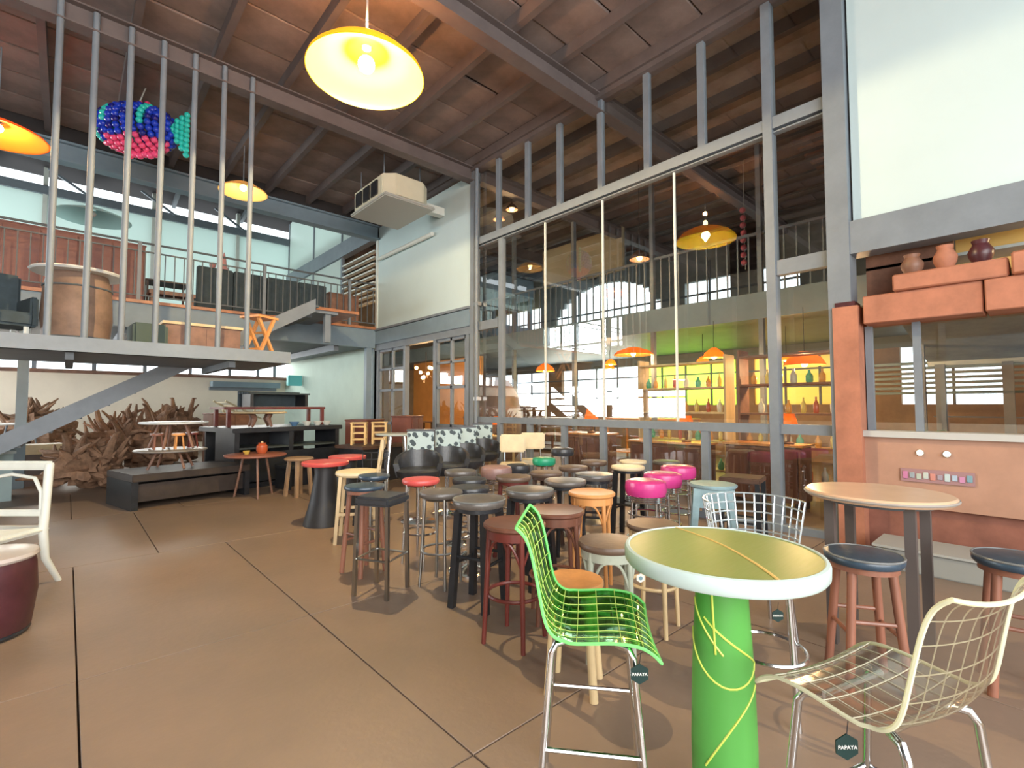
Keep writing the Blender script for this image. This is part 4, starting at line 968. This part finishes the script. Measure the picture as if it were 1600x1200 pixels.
MB().ball((0, 0, .17), .02).build('lid_knob', lightwood, b3)
cup = thing('yellow_bowl', 'little yellow bowl left of the orange pot', 'bowl', (2.08, 8.4, .6605))
MB().lathe([(0, 0), (.03, 0), (.055, .05), (.05, .05), (.025, .01), (0, .01)], 18).build('bowl_body', mat('yellow_glaze', (.6, .42, .08), .3), cup)
st2 = thing('wooden_stool', 'low light brown wooden stool beside the red brown table', 'stool', (2.72, 7.95, 0), .3)
MB().lathe([(0, .56), (.21, .56), (.22, .58), (.2, .6), (0, .6)], 28).build('seat', mat('tan_wood', (.34, .22, .13), .5, 0, .2, 6), st2)
for k in range(4):
    a = PI/4 + k * PI/2; MB().sq((.14 * math.cos(a), .14 * math.sin(a), .565), (.19 * math.cos(a), .19 * math.sin(a), 0), .045).build('leg', mat('tan_wood', (.34, .22, .13)), st2)
bx = thing('black_box_table', 'black box table carrying the pine ladder stools', 'table', (4.05, 9.0, 0), .25)
bx.location = (4.35, 8.75, 0)
MB().box(-.55, -.4, .62, .55, .4, .68).build('table_top', darkbrown, bx, bevel=.008)
MB().box(-.5, -.35, .0, .5, .35, .62).build('box_body', blackwood, bx)
for k, (lx, lb) in enumerate(((-.21, 'left pine ladder stool standing on the black box table'), (.1, 'right pine ladder stool standing on the black box table'))):
    t = thing('pine_stool', lb, 'stool', (4.35 + lx * 1.25, 8.72 - lx * .2, .681), -.55)
    for sx in (-1, 1):
        for sy in (-1, 1): MB().cb((sx * .12, sy * .12, .2), (.035, .035, .4)).build('leg', yellowwood, t)
    MB().cb((0, 0, .41), (.3, .3, .022)).build('seat', yellowwood, t, bevel=.005)
    for z in (.1, .22, .34):
        for s in (-1, 1): MB().cb((0, s * .12, z), (.24, .02, .025)).build('rung', yellowwood, t); MB().cb((s * .12, 0, z), (.02, .24, .025)).build('rung', yellowwood, t)
wt3 = round_tbl('white rimmed glass table with chrome legs before the brown cabinets', 4.1, 7.35, 0, .95, .36, mat('frosted_top', (.5, .55, .52), .15), chrome)
def cabinet(label, x, y, w_, d_, z0, h, m, rz=0, doors=2, name='cabinet'):
    t = thing(name, label, 'cabinet', (x, y, z0), rz)
    MB().box(-w_/2, -d_/2, 0, w_/2, d_/2, h - .03).build('body', m, t)
    MB().box(-w_/2 - .015, -d_/2 - .015, h - .03, w_/2 + .015, d_/2 + .015, h).build('cabinet_top', m, t, bevel=.006, seg=1)
    for k in range(doors):
        a = -w_/2 + .03 + k * (w_ - .04) / doors
        dd = MB().box(a, -d_/2 - .02, .06, a + (w_ - .06) / doors - .01, -d_/2, h - .06).build('door', m, t, bevel=.005, seg=1)
        MB().ball((a + ((w_ - .06) / doors - .04 if k % 2 == 0 else .03), -d_/2 - .03, h * .5), .015).build('knob', chrome_d, dd)
    return t
rb = mat('cabinet_red_brown', (.16, .06, .045), .45, 0, .25, 3)
cabinet('red brown wooden cabinet by the open doorway, left one', 4.85, 10.1, .75, .5, 0, 1.12, rb, .6)
cabinet('taller red brown wooden cabinet close to the door post', 5.5, 9.4, .6, .45, 0, 1.2, rb, .6)
cabinet('brown chest standing behind the white tier table', 2.75, 12.6, .9, .5, 0, 1.25, midbrown, .2)
cabinet('dark brown chest left behind the black counter', 3.1, 13.7, .8, .5, 0, 1.15, midbrown, .2)
# far left tables
round_tbl('far white round table beneath the windows at left', -.72, 14.6, 0, 1.05, .5, MATS['white_table_top'], steel)
round_tbl('nearer white round table beneath the windows at left', -.95, 12.9, 0, .78, .5, MATS['white_table_top'], steel)
tb = thing('grey_counter', 'long grey teal counter along the far left floor', 'counter', (-2.1, 10.6, 0), .1)
MB().box(-1.5, -.35, 0, 1.5, .35, .7).build('body', mat('grey_teal', (.25, .33, .33), .6, 0, .1, 3), tb); MB().box(-1.53, -.38, .7, 1.53, .38, .74).build('counter_top', mat('grey_teal_top', (.38, .45, .45), .5), tb)
cr_ = thing('cream_crate', 'small cream box on the driftwood heap', 'box', (-.35, 12.3, 0), .2)
MB().box(-.3, -.22, 0, .3, .22, .55).build('body', mat('dark_crate', (.16, .13, .12), .7), cr_); MB().box(-.32, -.24, .55, .32, .24, .72).build('lid', creamleather, cr_, bevel=.01)
# driftwood sculptures
def driftwood(label, x, y, w_, h, n, seed):
    r0 = random.Random(seed); t = thing('driftwood_sculpture', label, 'sculpture', (x, y, 0))
    for q in range(9):
        bx_ = r0.uniform(-.38, .38) * w_; by_ = r0.uniform(-.22, .22) * w_; rb_ = r0.uniform(.13, .24) * h
        bz = rb_ + r0.uniform(0, .45) * h * (1 - abs(bx_) / w_)
        m_ = MB().ball((bx_, by_, bz), rb_, 18, 12, (r0.uniform(.8, 1.3), .9, r0.uniform(.8, 1.1))); cc_ = Vector((bx_, by_, bz))
        for i, q_ in enumerate(m_.v):
            d_ = Vector(q_) - cc_; k_ = 1 + .75 * noise.noise(Vector(q_) * 5.5 + Vector((seed, q, 0))) + .4 * noise.noise(Vector(q_) * 13)
            p_ = cc_ + d_ * k_; m_.v[i] = (p_.x, p_.y, max(0.0, p_.z))
        m_.build('root_block', drift, t)
    for k in range(n * 2):
        a = r0.uniform(0, 2 * PI); p = Vector((r0.uniform(-.3, .3) * w_, r0.uniform(-.15, .15) * w_, h * r0.uniform(.2, .6))); pts = [p.copy()]; el = r0.uniform(.1, 1.1)
        d = Vector((math.cos(a) * math.cos(el), math.sin(a) * math.cos(el), math.sin(el)))
        for i in range(4):
            d += Vector((r0.uniform(-.35, .35), r0.uniform(-.35, .35), r0.uniform(-.3, .3))); d.normalize()
            p = p + Vector((d.x * w_ * .13, d.y * w_ * .13, d.z * h * .17)); p.z = min(max(.05, p.z), h); pts.append(p.copy())
        MB().tube(pts, [.075, .07, .055, .035, .015], 7).build('root_branch', drift, t)
driftwood('large reddish driftwood root heap behind the stair foot', 1.0, 12.9, 1.5, 1.45, 22, 1)
driftwood('tall driftwood stump with upturned branches right of the heap', 1.95, 14.6, 1.1, 1.6, 16, 2)
driftwood('low dark driftwood root at the left of the dark platform', .3, 11.0, 1.2, .95, 18, 3)
driftwood('pale driftwood root under the far left windows', -.6, 16.4, 1.3, 1.6, 16, 4)
# cream deck chair frames far behind
dc = thing('deck_chair', 'folding pale wooden deck chair frame among the driftwood', 'chair', (3.6, 15.4, 0), .4)
for s in (-1, 1):
    MB().sq((-.6, s * .25, 1.55), (.5, s * .25, 1.05), .04).build('side_rail', creamleather, dc); MB().sq((-.35, s * .22, .0), (.35, s * .22, 1.35), .04).build('leg', creamleather, dc); MB().sq((.45, s * .28, 0), (-.3, s * .28, 1.3), .04).build('leg', creamleather, dc)
for k in range(5): MB().sq((-.5 + .2 * k, -.25, 1.51 - .09 * k), (-.5 + .2 * k, .25, 1.51 - .09 * k), .03).build('slat', creamleather, dc)
tq = thing('turquoise_box', 'small turquoise box light on the far green wall', 'box', (5.7, 17.2, 2.1))
MB().box(-.25, -.1, 0, .2, .1, .35).build('body', mat('turquoise', (.15, .6, .6), .5), tq, bevel=.01)
pw = thing('wall_shelf', 'long grey shelf fixed beneath the far windows', 'shelf', (4.6, 18.6, 2.05))
MB().box(-1.1, -.2, 0, 1.0, .25, .18).build('body', tealbeam, pw); MB().box(-1.1, .25, -.1, 1.0, .38, .0).build('bracket', steel, pw)

# ---- landing furniture (landing top at z 2.32 / slab 2.16)
LZ = 2.122
bt2 = thing('barrel_table', 'brown barrel table with white round top on the hanging landing', 'table', (.06, 8.45, LZ))
MB().lathe([(0, 0), (.32, 0), (.36, .4), (.34, .8), (.3, .98), (0, .98)], 28).build('barrel', mat('barrel_brown', (.22, .14, .10), .55, 0, .3, 4), bt2)
MB().lathe([(0, .98), (.46, .98), (.48, 1.0), (.46, 1.02), (0, 1.02)], 36).build('table_top', MATS['white_table_top'], bt2)
for z in (.15, .8): MB().ring((0, 0, z), .345, .012).build('hoop', steel_dk, bt2)
ac = thing('dark_armchair', 'dark grey armchair on the landing left of the barrel table', 'chair', (-.72, 8.5, LZ), .3)
MB().box(-.32, -.3, .25, .32, .3, .42).build('seat', tealfabric, ac, bevel=.03); MB().box(-.32, .22, .3, .32, .34, .95).build('backrest', tealfabric, ac, bevel=.03)
for sx in (-1, 1): MB().box(sx * .32 - .04, -.28, .25, sx * .32 + .04, .3, .62).build('armrest', tealfabric, ac, bevel=.02)
for sx in (-1, 1):
    for sy in (-1, 1): MB().cb((sx * .26, sy * .24, .125), (.04, .04, .25)).build('leg', whitepaint, ac)
gp = thing('dark_green_pouf', 'square dark green pouf with pale feet on the landing', 'stool', (.80, 8.45, LZ), .1)
MB().box(-.2, -.2, .1, .2, .2, .42).build('seat', mat('dark_green_velvet', (.07, .10, .085), .8), gp, bevel=.03)
for sx in (-1, 1):
    for sy in (-1, 1): MB().cb((sx * .15, sy * .15, .05), (.05, .05, .1)).build('leg', lightwood, gp)
lw = thing('low_cabinet', 'long low brown sideboard on the landing behind the posts', 'cabinet', (1.52, 8.9, LZ), .0)
MB().box(-.5, -.22, .08, .5, .22, .5).build('body', midbrown, lw, bevel=.01); MB().box(-.53, -.25, .5, .53, .25, .54).build('cabinet_top', lightwood, lw)
for sx in (-1, 1): MB().box(sx * .42 - .04, -.18, 0, sx * .42 + .04, .18, .08).build('foot', blackwood, lw)
for sx in (-1, 1): MB().box(sx * .25 - .22, -.235, .12, sx * .25 + .22, -.22, .46).build('drawer', midbrown, lw)
fc = thing('folding_stool', 'orange brown folding wooden stool at the right end of the landing', 'stool', (2.27, 8.6, LZ), .5)
for s_ in (-1, 1): MB().sq((-.2, s_ * .17, .0), (.13, s_ * .17, .70), .045).build('leg', honey, fc); MB().sq((.24, s_ * .13, 0), (-.14, s_ * .13, .70), .045).build('leg', honey, fc)
for z, xx in ((.2, -.1), (.48, .03)): MB().sq((xx, -.17, z), (xx, .17, z), .035).build('rung', honey, fc)
MB().box(-.2, -.2, .70, .2, .2, .735).build('seat', honey, fc)

# ---- upper deck furniture (deck top z 3.46)
DZ = 3.402
cabinet('tall reddish brown screen bench at the left of the upper deck', .05, 12.75, 2.1, .45, DZ, 1.35, mat('reddish_brown', (.26, .12, .10), .6, 0, .2, 3), .02, 4)
def dark_panel(x, label, h=1.0, m=tealfabric, w_=.7):
    t = thing('sofa_back', label, 'sofa', (x, 12.6, DZ), 0)
    MB().box(-w_/2, -.08, .08, w_/2, .08, h).build('backrest', m, t, bevel=.02); MB().box(-w_/2, .08, .2, w_/2, .7, .45).build('seat', m, t, bevel=.03)
    for sx in (-1, 1): MB().box(sx * w_/2 * .8 - .03, 0, 0, sx * w_/2 * .8 + .03, .06, .1).build('foot', blackwood, t)
for x, lb in ((2.38, 'charcoal sofa back behind the deck railing, first from left'), (3.1, 'charcoal sofa back behind the deck railing, second from left'), (3.82, 'charcoal sofa back behind the deck railing, third from left'), (4.54, 'charcoal sofa back behind the deck railing, rightmost')):
    dark_panel(x, lb, 1.12)
cabinet('plain brown cabinet on the upper deck behind the right railing', 5.35, 12.7, .8, .45, DZ, .98, midbrown, 0)
simple_table('deck_table', 'small dark table on the upper deck behind the railing', 0.0, 0, .8, .6, .75, darkbrown).location = (1.55, 13.2, DZ)
lo = thing('low_bench', 'low brown bench on the upper deck near the small dark table', 'bench', (1.55, 12.35, DZ))
MB().box(-.4, -.2, .3, .4, .2, .38).build('seat', midbrown, lo)
for s in (-1, 1): MB().box(s * .34 - .03, -.18, 0, s * .34 + .03, .18, .3).build('leg', midbrown, lo)
fg = thing('pink_figurine', 'pink tapered ornament standing on a charcoal sofa back', 'ornament', (2.55, 12.6, DZ + 1.121))
MB().lathe([(0, 0), (.10, 0), (.06, .12), (.04, .3), (0, .42)], 16).build('body', mat('pink_clay', (.6, .3, .28), .5), fg)
MB().ball((-.22, 0, .07), .07).build('side_ball', MATS['pink_clay'], fg)

# ================================================================ HANGING THINGS
# big yellow pendant
bigL = thing('dish_pendant_lamp', 'big glowing yellow dish pendant lamp near the roof', 'lamp', (2.21, 4.69, 4.87))
shade = translucent('yellow_orange_shade', (1.0, .42, .02), .25, .4, (1.0, .90, .035))
R0 = .60
outp = [(R0, 0), (R0 * .97, .05), (R0 * .8, .15), (R0 * .5, .24), (.12, .29), (.06, .31), (.06, .29), (.12, .275), (R0 * .5, .225), (R0 * .79, .135), (R0 * .955, .045), (R0 * .985, 0), (R0, 0)]
MB().lathe(outp, 48).build('lamp_shade', shade, bigL)
MB().ball((0, 0, .12), .085, 20, 12).build('bulb', glowmat('bulb_glow', (1, .85, .5), 60), bigL)
MB().lathe([(.045, .29), (.045, .40), (.03, .43), (0, .43)], 20).build('lamp_holder', glowmat('holder_glow', (1, .8, .45), 12), bigL)
MB().tube([(0, 0, .43), (0, 0, 1.36)], .012, 8).build('stem', steel, bigL)
point('pendant_light', (2.21, 4.69, 4.885), 650, (1, .76, .42), .02)
point('pendant_top_light', (2.21, 4.69, 5.45), 170, (1, .45, .16), .04)
def dish(label, x, y, z, r_, m, lit=0, top=6.3, col=(1, .6, .25)):
    t = thing('dish_pendant_lamp', label, 'lamp', (x, y, z))
    MB().lathe([(r_, 0), (r_ * .93, .035), (r_ * .5, .14), (.06, .18), (.06, .165), (r_ * .5, .125), (r_ * .92, .02), (r_ * .97, 0), (r_, 0)], 36).build('lamp_shade', m, t)
    MB().ball((0, 0, .09), .06, 14, 8).build('bulb', warmglow if lit else mat('unlit_bulb', (.7, .7, .65), .3), t)
    MB().tube([(0, 0, .17), (0, 0, top - z)], .008, 6).build('cord', steel, t)
    if lit: point('dish_light', (x, y, z + .01), lit, col, .02)
dish('orange dish pendant lamp cut off at the left edge', -.80, 9.25, 5.0, .52, translucent('orange_shade', (1, .3, .04), .5), 70, 6.2)
dish('pale teal dish pendant over the upper deck at left', .25, 12.6, 5.12, .62, translucent('teal_shade', (.75, .92, .9), .7), 0, 9.1)
dish('small yellow lit dish pendant above the landing, right of the posts', 2.28, 9.87, 5.35, .41, translucent('pale_yellow_shade', (.8, .62, .3), .4), 25, 6.4)
tubes = thing('hanging_tube', 'short white tube hanging from the roof at the far left', 'lamp', (-.82, 7.0, 5.6))
MB().tube([(0, 0, -.32), (-.05, 0, .32)], .03, 8).build('tube', whitepaint, tubes); MB().tube([(-.05, 0, .32), (-.05, 0, .8)], .004, 5).build('cord', blackwood, tubes)
# bead fish
fish = thing('bead_fish', 'hanging fish made of blue, teal and pink balls', 'ornament', (.67, 9.41, 5.72))
cmap = {'blue_ball': (.012, .05, .55), 'teal_ball': (.03, .62, .52), 'pink_ball': (.85, .08, .22), 'navy_ball': (.01, .015, .22)}
groups = {k: MB() for k in cmap}
rf = random.Random(5)
dirx = Vector((.74, -.67, 0)); diry = Vector((.67, .74, 0))
for i in range(1, 15):
    th = PI * i / 15; rr_ = .36 * math.sin(th) ** .8; n = max(5, int(2 * PI * rr_ / .085))
    for k in range(n):
        a = 2 * PI * (k + .5 * (i % 2)) / n; px = -.55 * math.cos(th); py = rr_ * math.cos(a); pz = rr_ * .95 * math.sin(a)
        if pz < -.22: key = 'pink_ball'
        elif abs(px - .25) < .07 and pz > -.1 or abs(px + .28) < .07 and pz > -.05 or px < -.44: key = 'teal_ball'
        else: key = 'blue_ball' if (i + k) % 4 else 'navy_ball'
        p = dirx * px + diry * py + Vector((0, 0, pz)); groups[key].ball(p, .05, 8, 6)
for u in range(4):
    for v_ in range(-u - 1, u + 2):
        p = dirx * (.55 + .075 * u) + Vector((0, 0, .08 * v_ - .03 * u)); groups['teal_ball'].ball(p, .045, 8, 6)
for u in range(3): groups['pink_ball'].ball(dirx * (-.05 + .1 * u) + Vector((0, 0, .40)), .05, 8, 6)
for u in range(6): groups['pink_ball'].ball(dirx * (-.1 + .08 * u) + Vector((0, 0, -.42 + .02 * (u % 2))), .055, 8, 6)
for k, g_ in groups.items():
    o = g_.build(k + 's', mat(k, cmap[k], .15, 0, coat=.5), fish); o['kind'] = 'stuff'
MB().tube([(0, 0, .38), (.1, 0, .75)], .01, 6).build('cord', whitepaint, fish)
# air conditioner
au = thing('air_conditioner', 'cream boxy cassette air conditioner hung under the roof', 'air conditioner', (4.8, 9.0, 0), 0)
crm = mat('ac_cream', (.66, .62, .46), .5, 0, .05, 3)
MB().prism([(-.5, -.62), (-.3, -.8), (.3, -.8), (.5, -.62), (.5, .6), (-.5, .6)], 5.42, 5.86).build('casing', crm, au, bevel=.02)
MB().box(-.56, -.84, 5.35, .56, .66, 5.42).build('bottom_panel', mat('ac_grey', (.42, .42, .38), .5), au, bevel=.02)
for k in range(3): MB().box(-.53, -.45 + .34 * k, 5.50, -.49, -.2 + .34 * k, 5.78).build('vent', blackwood, au)
for k in range(2): MB().box(.49, -.45 + .5 * k, 5.50, .53, -.1 + .5 * k, 5.78).build('vent', blackwood, au)
for sx in (-1, 1):
    for sy in (-1, 1): MB().tube([(sx * .4, sy * .5, 5.86), (sx * .4, sy * .5, 6.3)], .01, 6).build('hanger_rod', steel, au)
MB().box(.5, -.3, 5.55, 1.15, -.12, 5.72).build('duct', whitepaint, au)
MB().tube([(1.1, .1, 5.25), (1.1, 2.6, 5.25)], .05, 10).build('pipe', whitepaint, au)
for y, lb_, h_, mm_ in ((.82, 'small dark clay pot on the tiled ledge, left one', .2, midbrown), (.58, 'red clay jar on the tiled ledge, middle one', .23, terra2), (.34, 'brown clay jar on the tiled ledge, right one', .22, maroon)):
    t = thing('clay_pot', lb_, 'pot', (5.98, y, 2.661))
    MB().lathe([(0, 0), (.05, 0), (.085, h_ * .35), (.09, h_ * .55), (.055, h_ * .85), (.065, h_), (.055, h_), (.045, h_ * .86), (0, h_ * .8)], 20).build('body', mm_, t)
# ---- small wall details on the terracotta wall
for y, lb in ((.81, 'left small round white glowing spot on the terracotta wall'), (.62, 'right small round white glowing spot on the terracotta wall')):
    t = thing('wall_spot', lb, 'lamp', (5.95, y, .965))
    MB().ball((-.015, 0, 0), .026, 12, 8).build('glass', glowmat('spot_glow', (1, .97, .8), 3), t)  # small glowing white ball set on the wall
    MB().tube([(0, 0, 0), (-.012, 0, 0)], .03, 14).build('ring', chrome, t)
sg = thing('colour_plaque', 'narrow plaque of pastel coloured blocks on the terracotta wall', 'sign', (5.94, .70, .75))
MB().box(-.006, -.26, -.06, .008, .26, .06).build('board', mat('plaque_back', (.35, .2, .2), .6), sg)
pc = [(.55, .2, .35), (.3, .35, .38), (.45, .5, .42), (.5, .55, .5), (.6, .25, .2), (.35, .3, .35), (.5, .6, .6), (.4, .5, .6), (.55, .25, .4), (.2, .35, .4)]
for k, c_ in enumerate(pc):
    y = .225 - .05 * k; MB().box(-.014, y - .02, -.035 + .01 * (k % 2), -.006, y + .018, .035 - .008 * (k % 3)).build('colour_block', mat('plaque_%d' % k, c_, .5), sg, bevel=.003, seg=1)
gl = thing('grey_plinth', 'low grey box standing against the terracotta wall', 'box', (5.5, .35, 0), 0)
MB().box(-.22, -.7, 0, .22, .7, .18).build('body', mat('plinth_grey', (.28, .29, .27), .7), gl, bevel=.01); MB().box(-.24, -.72, .18, .24, .72, .2).build('lid', mat('plinth_grey_lid', (.36, .37, .35), .6), gl)
bpy.context.view_layer.update()
